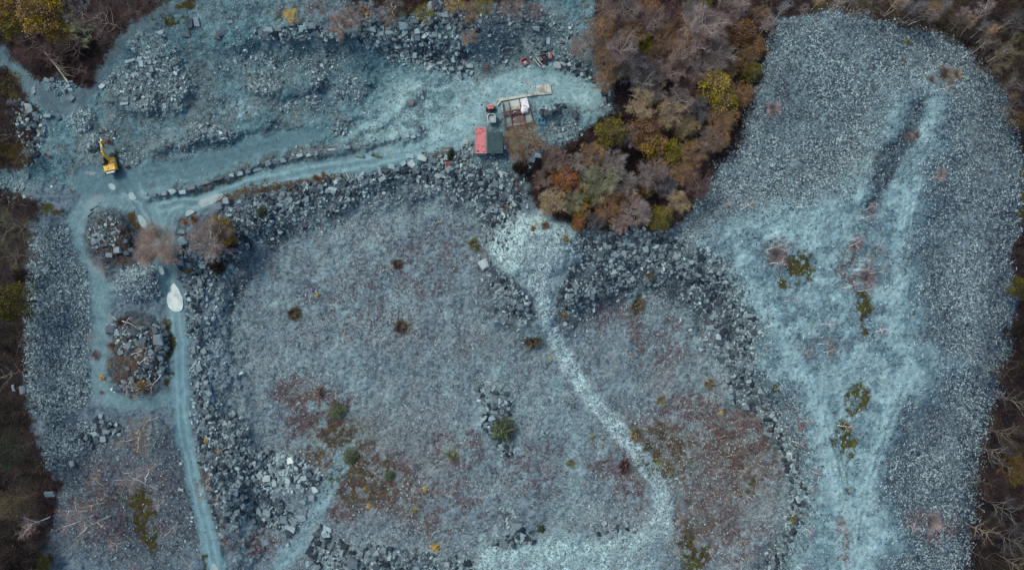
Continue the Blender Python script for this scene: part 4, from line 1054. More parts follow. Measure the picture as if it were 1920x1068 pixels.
FORM = {
    'leafy': dict(n=4, h=9, r=3.7, limbs=9, subs=3, twigs=8, lobes=26, leaves=150, leaf_s=.28, trunk_r=.17, low=.3),
    'mixed': dict(n=4, h=8.5, r=3.4, limbs=10, subs=5, twigs=16, lobes=18, leaves=70, leaf_s=.2, trunk_r=.11, low=.28, twig_w=.045, dome=700),
    'bare': dict(n=5, h=9, r=3.3, limbs=13, subs=7, twigs=18, trunk_r=.09, low=.25, lean=.05, twig_w=.042, dome=1000),
    'thin': dict(n=4, h=9, r=3.2, limbs=12, subs=6, twigs=15, trunk_r=.085, low=.25, lean=.08, twig_w=.038),
    'slim': dict(n=4, h=10, r=1.4, limbs=13, subs=4, twigs=12, trunk_r=.1, low=.5, twig_w=.045, lean=.03, twig_l=(.5, 1.2)),
    'sapling': dict(n=4, h=4, r=1.5, limbs=10, subs=6, twigs=16, trunk_r=.06, low=.25, twig_w=.04, lean=.12, twig_l=(.4, .9)),
    'wisp': dict(n=4, h=4, r=1.25, limbs=3, subs=4, twigs=8, dome=110, trunk_r=.075, low=.4, twig_w=.03, lean=.14, twig_l=(.4, .9)),
    'sprig': dict(n=3, h=2.2, r=.9, limbs=6, subs=2, twigs=4, lobes=9, leaves=30, leaf_s=.2, trunk_r=.05, low=.2),
    'haze': dict(n=1, h=8, r=4.3, limbs=24, subs=9, twigs=18, trunk_r=.05, low=.15, stems=5, dome=3600, twig_w=.036, twig_l=(.5, 1.2), flat=.4),
    'fan': dict(n=1, h=8, r=3.4, limbs=20, subs=9, twigs=20, dome=1500, trunk_r=.07, low=.12, stems=2, twig_w=.04, lean=.1),
}
PROTO = {}
for f_, kw in FORM.items():
    kw = dict(kw); nv = kw.pop('n'); PROTO[f_] = []
    for q in range(nv):
        t_, c_ = make_tree(hash((len(f_), f_[0], q)) % 1 + sum(map(ord, f_)) * 10 + q, **kw)
        PROTO[f_].append((t_.mesh("trunk", BARK['grey']), c_.mesh("crown", CROWN['brown']), kw['h'], kw['r']))


def bush_mesh(seed, n=500, radial=True, r=1.0, h=.8, s=.3, tw=1.0, ragged=1.0):
    rg = random.Random(seed); c = MB()
    tn0 = [rg.uniform(.2, .8) for _ in range(12)]
    for i in range(n):
        az, q = rg.uniform(0, 6.283), math.sqrt(rg.random())
        el = 1 - q * q * .9
        d = Vector((math.cos(az) * q, math.sin(az) * q, .25 + .75 * el)).normalized()
        tn = min(1, max(0, tn0[int(az * 1.9)] + rg.uniform(-.3, .3)))
        if radial:
            twig(c, Vector((math.cos(az) * q * r * .5, math.sin(az) * q * r * .5, h * .3 * el)), d, r * rg.uniform(.3, .75) * (.7 + .45 * math.sin(az * 2 + seed) ** 2), .05 * r * tw + .015 * tw, tn)
        if not radial or i % 3 == 0:
            rad = rg.random() ** .4 * rg.uniform(.8, 1.08) * (1 - .38 * ragged + .42 * ragged * math.sin(az * 3 + seed) * math.sin(az * 2 + seed * 1.7) + .3 * ragged * tn0[int(az * 1.9)])
            leaf(c, Vector((math.cos(az) * q * r * rad, math.sin(az) * q * r * rad, h * el * rad + .05)), s * rg.uniform(.6, 1.2) * r, rg, tn)
    b = MB()
    for i in range(9):
        az = i * .7 + rg.uniform(-.2, .2)
        b.tube([(0, 0, -.1), (math.cos(az) * r * .3, math.sin(az) * r * .3, h * .4), (math.cos(az) * r * .6, math.sin(az) * r * .6, h * .7)], [.03 * r, .022 * r, .01 * r], 3, cap=False)
    return b.mesh("stem", BARK['dark']), c.mesh("foliage", CROWN['brown'])


BUSH = {'tuft': [bush_mesh(300 + k, 520, True) for k in range(3)], 'round': [bush_mesh(320 + k, 900, False, 1, .9, .26) for k in range(3)], 'loose': [bush_mesh(340 + k, 260, False, 1, .7, .22) for k in range(3)],
        'thicket': [bush_mesh(360 + k, 760, True, 1, .7, .05, .32) for k in range(3)], 'dense': [bush_mesh(380 + k, 3600, False, 1, .85, .1, 1, .35) for k in range(3)]}


def plant(name, label, cat, group, tm, crm, bark, crown, loc, scale, rot, part1="trunk", part2="crown"):
    root = thing(name, label, cat, loc, 0, group)
    root.rotation_mode = 'QUATERNION'; root.rotation_quaternion = rot; root.scale = scale
    for pn, me, mt in ((part1, tm, bark), (part2, crm, crown)):
        o = bpy.data.objects.new(pn, me); COL.objects.link(o); o.parent = root
        o.material_slots[0].link = 'OBJECT'; o.material_slots[0].material = mt
    return root


from mathutils import Quaternion
def tree_by_crown(u, v, dpx, form, colour, label, group, bark='grey', hk=1.0, name="tree", squash=1.0):
    """a tree whose crown, dpx wide, shows at pixel (u, v)"""
    tm, crm, h, r = random.choice(PROTO[form])
    dpx = dpx * 1.16
    z0 = float(hz(u, v)); s = dpx * (D - 6) / F / 2 / r
    sh = s * hk
    for _ in range(4):
        hc = z0 + .72 * h * sh
        X, Y, _z = at(u, v, hc)
        z0 = zat(X, Y)
        s = dpx * (D - hc) / F / 2 / r; sh = s * hk
    q = Quaternion((0, 0, 1), random.uniform(0, 6.28))
    return plant(name, label, "tree", group, tm, crm, BARK[bark], CROWN[colour], (X, Y, z0 - .1), (s, s * squash, sh), q)


def tree_by_trunk(b, t, form, colour, label, group, bark='white', wide=1.0, name="birch_tree", h=None):
    """a slim tree with its foot at pixel b and its top at pixel t"""
    tm, crm, hh, r = random.choice(PROTO[form])
    P0 = Vector(ground(*b))
    rad = Vector((b[0] - 960, 534 - b[1]))
    Lp = math.hypot(t[0] - b[0], t[1] - b[1])
    h = h or min(11.0, max(2.5, Lp / max(rad.length, 60) * (D - P0.z) * .95))
    P1 = Vector(at(t[0], t[1], P0.z + h))
    d = P1 - P0
    q = Vector((0, 0, 1)).rotation_difference(d.normalized()) @ Quaternion((0, 0, 1), random.uniform(0, 6.28))
    s = d.length / hh
    return plant(name, label, "tree", group, tm, crm, BARK[bark], CROWN[colour], P0 - Vector((0, 0, .1)), (s * wide, s * wide, s), q)


def d_big(d): return d >= 24


def shrub(u, v, dpx, form, colour, label, group=None, name="bush", hk=1.0, squash=1.0):
    if d_big(dpx): form = {'loose': 'thicket', 'round': 'dense'}.get(form, form)
    tm, crm = random.choice(BUSH[form])
    z0 = float(hz(u, v)); s = dpx * (D - z0) / F / 2
    X, Y, z = ground(u, v)
    return plant(name, label, "bush", group, tm, crm, BARK['dark'], CROWN[colour], (X, Y, z), (s, s * squash, s * hk), Quaternion((0, 0, 1), random.uniform(0, 6.28)), "stem", "foliage")


def forest(place, group, items, dim=False):
    """items (u, v, d, form, colour[, bark[, height]]); the label counts trees of one look from the left"""
    by = {}
    for it in items: by.setdefault((it[4], it[3]), []).append(it)
    for (colour, form), L_ in by.items():
        L_.sort(key=lambda q: q[0])
        for i, it in enumerate(L_):
            w = "tree" if form in ('leafy', 'bare', 'thin') else {'mixed': "half bare tree", 'slim': 'slender tree', 'sapling': 'sapling', 'haze': 'tree', 'fan': 'tree', 'sprig': 'sapling'}[form]
            word = WORD[colour].replace('bare ', '') if form == 'mixed' else WORD[colour]
            lab = f"{word} {w} {place}" + (f", {ordinal(i + 1)} such from the left" if len(L_) > 1 else "")
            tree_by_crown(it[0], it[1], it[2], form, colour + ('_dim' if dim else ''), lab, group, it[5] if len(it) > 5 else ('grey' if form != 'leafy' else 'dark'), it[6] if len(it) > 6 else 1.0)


forest("in the wood's upper half", "trees of the upper wood", [
    (1130, 55, 50, 'mixed', 'brown'), (1172, 18, 54, 'bare', 'purple', 'pale'), (1182, 58, 50, 'mixed', 'brown'), (1215, 15, 52, 'mixed', 'russet'), (1225, 40, 50, 'bare', 'purple', 'pale'), (1262, 30, 54, 'mixed', 'maroon'), (1312, 4, 46, 'leafy', 'olive'), (1300, 24, 46, 'bare', 'slate'),
    (1110, 70, 40, 'bare', 'purple'), (1135, 85, 48, 'mixed', 'brown'), (1165, 95, 62, 'bare', 'purple', 'pale'), (1207, 72, 36, 'leafy', 'lime'), (1219, 95, 30, 'leafy', 'lime'), (1247, 78, 46, 'bare', 'brown'), (1267, 55, 48, 'mixed', 'russet'), (1320, 52, 74, 'bare', 'purple', 'pale'),
    (1388, 62, 62, 'leafy', 'russet'), (1416, 88, 44, 'leafy', 'russet'), (1282, 98, 54, 'bare', 'rose', 'pale'), (1256, 135, 48, 'bare', 'rose', 'pale'), (1348, 105, 58, 'bare', 'purple', 'pale'), (1395, 112, 48, 'mixed', 'brown'), (1410, 133, 40, 'leafy', 'olive'), (1350, 34, 50, 'bare', 'maroon'),
    (1186, 122, 56, 'bare', 'slate'), (1138, 115, 48, 'mixed', 'brown'), (1136, 148, 44, 'mixed', 'brown'), (1165, 130, 36, 'leafy', 'olive'), (1206, 158, 44, 'bare', 'grey', 'white'), (1232, 178, 34, 'bare', 'purple', 'pale'), (1230, 110, 40, 'bare', 'maroon'), (1310, 135, 44, 'bare', 'purple', 'pale'), (1225, 138, 40, 'bare', 'slate'),
    (1300, 75, 46, 'bare', 'brown'), (1085, 90, 36, 'bare', 'purple'), (1370, 20, 46, 'bare', 'purple', 'pale'), (1140, 20, 44, 'bare', 'rose'), (1290, 165, 40, 'bare', 'maroon'), (1195, 35, 42, 'mixed', 'maroon'), (1330, 88, 40, 'mixed', 'maroon'), (1360, 135, 40, 'bare', 'brown')])
tree_by_crown(1346, 170, 92, 'leafy', 'gold', "broadest tree of the wood, with a dense golden olive crown", None, 'dark', .8, squash=.72)
forest("in the wood's lower half", "trees of the lower wood", [
    (1207, 198, 50, 'bare', 'tan', 'pale'), (1271, 190, 50, 'bare', 'purple', 'pale'), (1256, 215, 52, 'bare', 'tan', 'pale'), (1288, 235, 48, 'mixed', 'tan'), (1308, 205, 44, 'bare', 'slate'), (1352, 225, 62, 'mixed', 'brown'), (1392, 175, 46, 'mixed', 'russet'), (1147, 248, 58, 'leafy', 'olive'), (1178, 255, 38, 'bare', 'purple'),
    (1210, 240, 60, 'leafy', 'russet'), (1227, 270, 58, 'leafy', 'ochre'), (1264, 285, 50, 'leafy', 'lime'), (1297, 290, 50, 'bare', 'brown'), (1330, 262, 44, 'bare', 'purple'), (1040, 298, 48, 'mixed', 'rose'), (1060, 333, 50, 'leafy', 'orange'), (1076, 352, 40, 'leafy', 'orange'), (1124, 338, 66, 'bare', 'moss'),
    (1150, 308, 50, 'bare', 'grey'), (1225, 330, 52, 'bare', 'purple', 'pale'), (1216, 356, 26, 'leafy', 'ochre'), (1285, 325, 46, 'mixed', 'brown'), (1036, 378, 52, 'mixed', 'tan'), (1074, 378, 42, 'bare', 'moss'), (1090, 396, 36, 'leafy', 'ochre'), (1140, 390, 54, 'mixed', 'russet'), (1195, 398, 52, 'bare', 'purple'),
    (1271, 380, 40, 'bare', 'tan'), (1240, 410, 46, 'leafy', 'olive'), (1086, 418, 28, 'leafy', 'orange'), (1117, 414, 34, 'bare', 'slate'), (1310, 350, 46, 'bare', 'maroon'), (1172, 345, 44, 'bare', 'grey'), (1180, 370, 40, 'mixed', 'brown'), (1110, 290, 44, 'bare', 'brown'), (1085, 305, 36, 'bare', 'grey', 'white'), (1250, 350, 40, 'bare', 'slate'), (1160, 420, 36, 'bare', 'rose'),
    (1105, 365, 40, 'mixed', 'olive'), (1245, 320, 40, 'bare', 'brown'), (1018, 335, 34, 'bare', 'rose'), (1345, 262, 46, 'bare', 'brown')])
tree_by_crown(984, 264, 74, 'mixed', 'russet', "spreading russet tree hard behind the green roofed shed", None, 'grey', .85)
tree_by_crown(296, 462, 78, 'haze', 'rose', "broad hazy rose brown tree overhanging the track junction", None, 'grey', .75)
tree_by_crown(392, 448, 66, 'fan', 'purple', "many stemmed bare tree between the junction and the pit", None, 'pale', .8)
tree_by_crown(408, 424, 46, 'leafy', 'ochre', "ochre tree on the bank above the dark blocks", None, 'dark', .8)
tree_by_crown(424, 444, 36, 'leafy', 'ochre', "smaller ochre tree behind the ochre tree on the bank", None, 'dark', .8)
forest("in the upper track's corner wood", "trees of the corner wood", [
    (68, 22, 84, 'leafy', 'ochre'), (100, 45, 66, 'leafy', 'ochre'), (8, 22, 50, 'leafy', 'ochre'), (22, 52, 40, 'leafy', 'olive'), (108, 64, 36, 'mixed', 'ochre'), (150, 20, 54, 'thin', 'slate'), (192, 30, 60, 'thin', 'maroon'), (240, 14, 50, 'thin', 'maroon'), (290, 4, 46, 'thin', 'maroon'), (160, 60, 46, 'thin', 'moss'), (130, 90, 40, 'thin', 'maroon'), (200, 75, 36, 'thin', 'maroon'),
    (60, 80, 46, 'thin', 'maroon'), (90, 105, 40, 'thin', 'maroon'), (40, 105, 36, 'mixed', 'maroon'), (150, 130, 26, 'thin', 'maroon')])
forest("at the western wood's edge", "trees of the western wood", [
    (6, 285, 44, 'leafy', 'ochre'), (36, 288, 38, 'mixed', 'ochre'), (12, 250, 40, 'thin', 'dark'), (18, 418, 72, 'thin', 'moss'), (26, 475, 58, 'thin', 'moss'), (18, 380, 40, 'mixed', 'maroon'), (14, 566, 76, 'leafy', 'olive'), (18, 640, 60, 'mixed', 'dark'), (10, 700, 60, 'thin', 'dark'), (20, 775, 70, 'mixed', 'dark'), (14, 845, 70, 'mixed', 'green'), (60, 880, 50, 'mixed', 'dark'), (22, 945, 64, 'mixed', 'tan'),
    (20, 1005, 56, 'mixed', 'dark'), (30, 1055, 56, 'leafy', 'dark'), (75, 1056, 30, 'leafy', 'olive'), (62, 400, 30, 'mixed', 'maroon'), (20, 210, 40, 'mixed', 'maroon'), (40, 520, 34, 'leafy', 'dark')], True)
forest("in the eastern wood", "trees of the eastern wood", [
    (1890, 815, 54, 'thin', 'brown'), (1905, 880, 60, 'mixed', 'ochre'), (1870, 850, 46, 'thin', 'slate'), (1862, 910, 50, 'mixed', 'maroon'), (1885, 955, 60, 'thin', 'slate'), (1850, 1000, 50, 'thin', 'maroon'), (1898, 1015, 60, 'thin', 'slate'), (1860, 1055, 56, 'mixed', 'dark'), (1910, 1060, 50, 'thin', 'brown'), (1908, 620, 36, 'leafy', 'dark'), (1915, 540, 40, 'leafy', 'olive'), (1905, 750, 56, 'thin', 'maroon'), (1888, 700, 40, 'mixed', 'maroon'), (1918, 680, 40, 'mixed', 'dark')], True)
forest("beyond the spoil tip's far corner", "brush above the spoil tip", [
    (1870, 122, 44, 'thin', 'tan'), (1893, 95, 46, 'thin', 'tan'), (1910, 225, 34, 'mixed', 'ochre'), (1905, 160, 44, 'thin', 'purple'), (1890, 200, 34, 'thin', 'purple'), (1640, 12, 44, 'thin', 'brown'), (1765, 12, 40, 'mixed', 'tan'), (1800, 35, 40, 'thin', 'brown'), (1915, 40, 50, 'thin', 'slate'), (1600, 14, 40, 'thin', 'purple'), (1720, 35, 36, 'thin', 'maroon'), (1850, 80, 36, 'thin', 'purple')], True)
forest("behind the block heap", "trees above the block heap", [
    (632, 52, 34, 'sapling', 'rose', 'pale'), (662, 40, 30, 'sapling', 'rose', 'pale'), (795, 24, 34, 'mixed', 'olive'), (905, 8, 40, 'mixed', 'olive'), (880, 24, 34, 'bare', 'brown'), (960, 10, 44, 'bare', 'purple', 'pale'), (730, 14, 34, 'sapling', 'purple', 'pale'), (850, 6, 34, 'mixed', 'ochre'), (880, 72, 26, 'sapling', 'rose'), (1000, 22, 30, 'bare', 'purple')])
tree_by_crown(545, 30, 26, 'mixed', 'yellow', "thin yellowing birch behind the long dark boulder", None, 'white', 1.3, "birch_tree")
tree_by_crown(682, 21, 22, 'sprig', 'orange', "bright orange young tree above the block heap", None, 'pale', 1.6, "sapling")
# slender birches: foot and top in the photograph
BIRCH = [((1655, 30), (1690, -8)), ((1659, 32), (1702, -4)), ((1681, 46), (1726, 2)), ((1690, 48), (1736, 8)), ((1698, 46), (1752, 10)), ((1706, 46), (1758, 22)), ((1546, 27), (1578, -2)), ((1496, 40), (1512, 14)), ((1815, 54), (1858, 6)), ((1800, 70), (1826, 36)), ((1819, 72), (1852, 42)), ((1782, 60), (1812, 18)),
         ((1830, 82), (1872, 48)), ((1822, 100), (1856, 74)), ((1875, 170), (1902, 148)), ((1880, 190), (1906, 178)), ((1400, 52), (1430, 18)), ((1420, 70), (1446, 36)), ((1372, 40), (1398, 4)), ((1452, 40), (1476, 8)), ((1620, 28), (1650, -10)), ((1740, 40), (1775, 4)), ((1850, 118), (1892, 92)), ((1520, 22), (1542, -8)), ((1585, 20), (1612, -12)), ((1865, 60), (1905, 30))]
BIRCH.sort(key=lambda q: q[0][0])
for i, (b_, t_) in enumerate(BIRCH):
    tree_by_trunk(b_, t_, 'slim', ('purple', 'brown', 'purple', 'slate')[i % 4], f"slender bare birch on the rim above the spoil tip, {ordinal(i + 1)} from the left", "birches on the rim above the spoil tip", 'pale', 1.15)
LOWB = [((296, 917), (240, 888)), ((176, 965), (126, 982)), ((208, 966), (155, 990)), ((164, 957), (118, 965)), ((334, 978), (312, 998)), ((240, 1014), (205, 1024)), ((196, 942), (160, 950)), ((195, 912), (172, 896)), ((296, 782), (258, 800)), ((282, 812), (240, 830)), ((290, 832), (262, 838)), ((400, 895), (380, 899)), ((414, 920), (404, 938)), ((366, 1050), (350, 1062)), ((310, 938), (290, 948)), ((284, 1062), (250, 1072)), ((95, 968), (45, 992)), ((420, 1000), (405, 1006)), ((395, 905), (372, 925)), ((425, 838), (408, 850))]
LOWB.sort(key=lambda q: q[0][0])
for i, (b_, t_) in enumerate(LOWB):
    tree_by_trunk(b_, t_, 'wisp', ('rose', 'purple', 'purple', 'brown')[i % 4], f"pale stemmed birch sapling on the rough ground below the junction, {ordinal(i + 1)} from the left", "birch saplings below the junction", 'white', 1.0, "birch_sapling")
TIPB = [((1438, 468), (1470, 460)), ((1442, 494), (1474, 486)), ((1592, 462), (1620, 452)), ((1594, 451), (1614, 444)), ((1600, 507), (1636, 498)), ((1628, 513), (1662, 507)), ((1610, 490), (1636, 487)), ((1614, 410), (1638, 402)), ((1618, 395), (1640, 384)), ((1608, 546), (1634, 543)), ((1580, 540), (1606, 535)), ((1535, 645), (1556, 640)), ((1540, 608), (1560, 605)), ((1640, 622), (1662, 618)), ((1470, 565), (1490, 560)), ((1500, 790), (1516, 788)), ((1486, 826), (1512, 833)),
        ((1510, 990), (1524, 998)), ((1516, 912), (1530, 918)), ((1570, 797), (1596, 800)), ((1518, 880), (1536, 886)), ((1704, 984), (1718, 990)), ((1758, 168), (1782, 160)), ((1740, 338), (1762, 328)), ((1388, 394), (1412, 378)), ((1355, 385), (1372, 378)), ((1572, 985), (1584, 990)), ((1574, 1010), (1588, 1016)), ((1545, 660), (1562, 660)), ((1495, 1062), (1520, 1075))]
TIPB.sort(key=lambda q: q[0][0])
for i, (b_, t_) in enumerate(TIPB):
    tree_by_trunk(b_, t_, 'wisp', ('pink', 'purple', 'rose')[i % 3], f"white stemmed reddish birch sapling on the spoil tip, {ordinal(i + 1)} from the left", "birch saplings on the spoil tip", 'white', 1.0, "birch_sapling", h=4.2)
PITB = [((1348, 822), (1362, 814)), ((1330, 806), (1346, 802)), ((1385, 838), (1400, 832)), ((1316, 848), (1330, 843)), ((1362, 856), (1378, 852)), ((1400, 805), (1418, 802)), ((1290, 770), (1304, 764)), ((1340, 980), (1354, 986)), ((1310, 1000), (1320, 1010)), ((1372, 990), (1384, 1000)), ((1215, 657), (1228, 645)), ((1402, 930), (1418, 938)), ((1330, 1035), (1338, 1048)), ((1266, 775), (1280, 770)), ((1420, 870), (1436, 874)), ((1225, 630), (1236, 624)), ((1388, 880), (1404, 884)), ((1420, 985), (1432, 994))]
PITB.sort(key=lambda q: q[0][0])
for i, (b_, t_) in enumerate(PITB):
    tree_by_trunk(b_, t_, 'wisp', 'maroon', f"small white stemmed sapling in the heather of the pit, {ordinal(i + 1)} from the left", "saplings in the pit heather", 'white', .8, "birch_sapling", h=3.0)
ISLB = [((193, 637), (160, 634)), ((305, 700), (278, 735)), ((250, 708), (235, 725)), ((280, 730), (240, 722)), ((268, 742), (244, 740)), ((262, 680), (278, 670)), ((245, 665), (262, 655)), ((225, 600), (250, 612))]
ISLB.sort(key=lambda q: q[0][0])
for i, (b_, t_) in enumerate(ISLB):
    tree_by_trunk(b_, t_, 'wisp', ('pink', 'purple', 'tan')[i % 3], f"pale birch sapling on the overgrown island between the roads, {ordinal(i + 1)} from the left", "saplings on the overgrown island", 'white', .9, "birch_sapling", h=4.0)

# bushes
for u, v, d, fm, c, lab, sq in [
    (745, 495, 24, 'tuft', 'brownish', "olive brown tussock alone in the upper pit", 1.), (553, 587, 34, 'tuft', 'brownish', "brown tussock at the left of the pit floor", .9), (753, 612, 34, 'tuft', 'brownish', "olive brown tussock in the middle of the pit floor", 1.), (1195, 572, 40, 'tuft', 'straw', "large tan tussock beside the bank of dark blocks", .85),
    (1000, 640, 40, 'tuft', 'brownish', "large brown tussock beside the pale pit path", .8), (1056, 590, 26, 'tuft', 'straw', "tan tussock at the neck of the pit path", .7), (890, 457, 28, 'tuft', 'sage', "olive tussock beside the rubble ramp", 1.1), (632, 770, 38, 'round', 'gorse', "green bush in the left heather of the pit", 1.1), (660, 855, 38, 'round', 'gorse', "green bush below the left heather of the pit", .8),
    (944, 804, 60, 'round', 'gorse', "big round dark green bush in the middle of the pit", .9), (848, 852, 28, 'tuft', 'sage', "grey green tussock left of the big round bush", 1.), (730, 890, 28, 'round', 'gorse', "low dark green bush in the red heather", .8), (1330, 718, 28, 'tuft', 'straw', "tan tussock below the spoil tip bank", .8), (1193, 815, 40, 'tuft', 'straw', "tan tussock against the bend of the pit path", .7),
    (1236, 865, 20, 'tuft', 'sage', "small olive tussock right of the pit path", .9), (1070, 868, 20, 'tuft', 'sage', "small olive tussock left of the pit path", .9), (1220, 515, 24, 'tuft', 'straw', "pale tan tussock among the dark blocks of the bank", .9), (1016, 990, 22, 'round', 'green', "olive green bush at the edge of the pale floor", .9), (650, 1028, 18, 'tuft', 'sage', "small olive tussock among the bottom rubble", 1.),
    (1490, 972, 22, 'round', 'olive', "olive bush at the foot of the narrow bank", .9), (492, 398, 28, 'round', 'green', "dark green bush on the blocks under the road", .9), (1770, 140, 48, 'loose', 'fawn', "largest tan shrub on the spoil tip", .8), (1746, 150, 26, 'loose', 'blush', "rose grey shrub beside the largest tan shrub", .8), (1792, 140, 30, 'loose', 'fawn', "tan shrub at the edge of the spoil tip", .9),
    (1783, 165, 16, 'loose', 'pink', "small purplish shrub beside the white fallen stem", 1.), (1704, 258, 24, 'loose', 'blush', "rose shrub in the dark gully", 1.), (1720, 254, 24, 'loose', 'fawn', "tan shrub in the dark gully", 1.2), (1700, 80, 15, 'round', 'gold', "small golden shrub on the top of the spoil tip", .7), (1693, 113, 11, 'round', 'russet', "tiny russet shrub on the spoil tip", .9),
    (1450, 205, 36, 'loose', 'blush', "purple shrub at the wood's edge of the spoil tip", 1.), (1448, 212, 14, 'loose', 'russet', "russet shrub inside the purple shrub", 1.), (1762, 328, 30, 'loose', 'blush', "reddish shrub on the dark scree", 1.2), (1022, 425, 26, 'loose', 'ochre', "ochre shrub on the rubble ramp", 1.), (1000, 428, 18, 'loose', 'ochre', "smaller ochre shrub on the rubble ramp", 1.2),
    (1060, 448, 20, 'loose', 'ochre', "ochre shrub where the ramp meets the dark blocks", 1.2), (1086, 425, 0, 'loose', 'ochre', "", 1.), (798, 916, 14, 'round', 'yellow', "bright yellow bush in the lower pit", 1.), (815, 1023, 21, 'round', 'yellow', "largest bright yellow bush near the bottom rubble", 1.), (597, 553, 11, 'round', 'yellow', "bright yellow sprig at the left of the pit floor", .9),
    (653, 594, 7, 'round', 'orange', "tiny orange sprig on the pit floor", 1.), (690, 948, 13, 'loose', 'yellow', "yellow sprig in the red heather below the dark green bush", 1.), (727, 953, 7, 'loose', 'yellow', "tiny yellow sprig at the end of the red heather", 1.), (779, 958, 12, 'round', 'lime', "small lime green bush below the bright yellow bush", 1.), (1033, 670, 9, 'round', 'yellow', "tiny yellow sprig beside the brown tussock", 1.),
    (1352, 771, 14, 'loose', 'yellow', "yellow sprig in the right heather of the pit", 1.), (684, 914, 11, 'loose', 'yellow', "yellow orange sprig in the left red heather", 1.), (857, 907, 9, 'loose', 'orange', "orange sprig right of the bright yellow bush", 1.3), (386, 825, 20, 'loose', 'yellow', "orange yellow sprig beside the lower road", 1.), (356, 508, 17, 'round', 'ochre', "small ochre bush among the blocks below the junction", 1.1),
    (725, 50, 13, 'round', 'ochre', "ochre bush in the block heap", 1.3), (680, 72, 11, 'round', 'russet', "russet bush at the foot of the block heap", 1.), (345, 415, 22, 'loose', 'orange', "orange brown shrub under the junction's bank", .8), (365, 412, 26, 'loose', 'russet', "russet shrub beside the many stemmed bare tree", .8), (410, 500, 44, 'round', 'dark', "dark bramble clump below the ochre trees", .8),
    (435, 455, 30, 'round', 'dark', "dark bramble clump behind the smaller ochre tree", 1.), (192, 706, 20, 'loose', 'yellow', "yellowing shrub at the edge of the overgrown island", 1.), (212, 648, 30, 'loose', 'fawn', "tan shrub on the overgrown island", .8), (210, 682, 14, 'loose', 'ochre', "ochre shrub on the overgrown island", 1.3), (266, 722, 30, 'round', 'ochre', "ochre bush at the lower end of the overgrown island", .9),
    (232, 606, 34, 'loose', 'maroon', "maroon shrub at the upper end of the overgrown island", .9), (180, 665, 30, 'loose', 'blush', "faint rose shrub left of the overgrown island", .7), (190, 735, 14, 'loose', 'rose', "faint rose shrub below the overgrown island", .8), (188, 412, 12, 'loose', 'ochre', "small ochre shrub on the rock outcrop", 1.), (595, 335, 28, 'loose', 'russet', "russet brambles on the road edge", .6),
    (605, 325, 14, 'loose', 'orange', "orange bramble on the road edge", .8), (574, 340, 14, 'loose', 'orange', "orange bramble left of the russet brambles", .8), (640, 1000, 0, 'loose', 'russet', "", 1.), (845, 292, 34, 'round', 'green', "dark green brambles below the shed road", .5), (1060, 215, 0, 'round', 'olive', "", 1.), (1170, 875, 34, 'tuft', 'maroon', "maroon tussock beside the bend of the pit path", .8), (600, 735, 30, 'tuft', 'rose', "dry rose tussock in the left heather", .7),
    (1240, 750, 22, 'tuft', 'sage', "olive tussock in the right heather of the pit", .9), (1158, 780, 12, 'loose', 'russet', "", 0.), (1110, 820, 14, 'round', 'tan', "buff tussock left of the pit path", .8), (1280, 895, 14, 'round', 'tan', "buff tussock beside the white stone", .7), (355, 62, 14, 'loose', 'orange', "orange bracken below the smooth dark boulder", .7), (952, 390, 22, 'loose', 'russet', "russet bramble above the rubble ramp", 1.), (945, 290, 0, 'loose', 'russet', "", 1.),
    (975, 315, 40, 'round', 'dark', "dark thicket on the bank behind the shed", .9), (960, 285, 16, 'loose', 'russet', "russet sprig at the shed's back corner", 1.), (165, 155, 26, 'loose', 'maroon', "maroon bramble at the end of the fallen tree", 1.2), (1340, 765, 0, 'round', 'olive', "", 1.), (1622, 520, 46, 'loose', 'blush', "reddish thicket among the birch saplings of the tip", .7), (1455, 480, 40, 'loose', 'blush', "reddish thicket at the left of the tip", 1.1), (1602, 460, 34, 'loose', 'blush', "reddish thicket at the top of the tip", .8),
    (1745, 978, 56, 'loose', 'blush', "wide rose brown thicket low on the scree", .75), (1500, 800, 20, 'loose', 'pink', "reddish shrub beside the narrow bank", 1.3)]:
    if d and sq: shrub(u, v, d, fm, c, lab, None, "tussock" if fm == 'tuft' else "bush", .8, sq)

# ground cover: heather, bracken and moss
def cover(name, dens, n, size, mat, label, blades=5, up_=.6):
    px, py = sample(dens, n)
    z = hz(px, py); k = (D - z) / F
    X, Y = (px - 960) * k, (534 - py) * k
    s = RNG.uniform(size[0], size[1], n)
    az = RNG.random((n, blades)) * 6.283; ln = s[:, None] * RNG.uniform(.6, 1.2, (n, blades)); w = s[:, None] * .16
    ox, oy = RNG.normal(0, .25, (n, blades)) * s[:, None], RNG.normal(0, .25, (n, blades)) * s[:, None]
    bx, by = X[:, None] + ox, Y[:, None] + oy
    tx, ty = bx + np.cos(az) * ln * .8, by + np.sin(az) * ln * .8
    zb = z[:, None] + 0 * ox + .02
    V_ = np.stack([np.stack([bx - np.sin(az) * w, by + np.cos(az) * w, zb], -1), np.stack([bx + np.sin(az) * w, by - np.cos(az) * w, zb], -1), np.stack([tx, ty, zb + ln * up_ * RNG.uniform(.3, 1, (n, blades))], -1)], 2)
    m = n * blades
    o = np_mesh(name, V_.reshape(-1, 3), np.arange(m * 3), np.full(m, 3), mat, np.clip(np.repeat(RNG.random(n), blades) + RNG.normal(0, .15, m), 0, 1))
    return tag(o, label, None, None, "stuff")


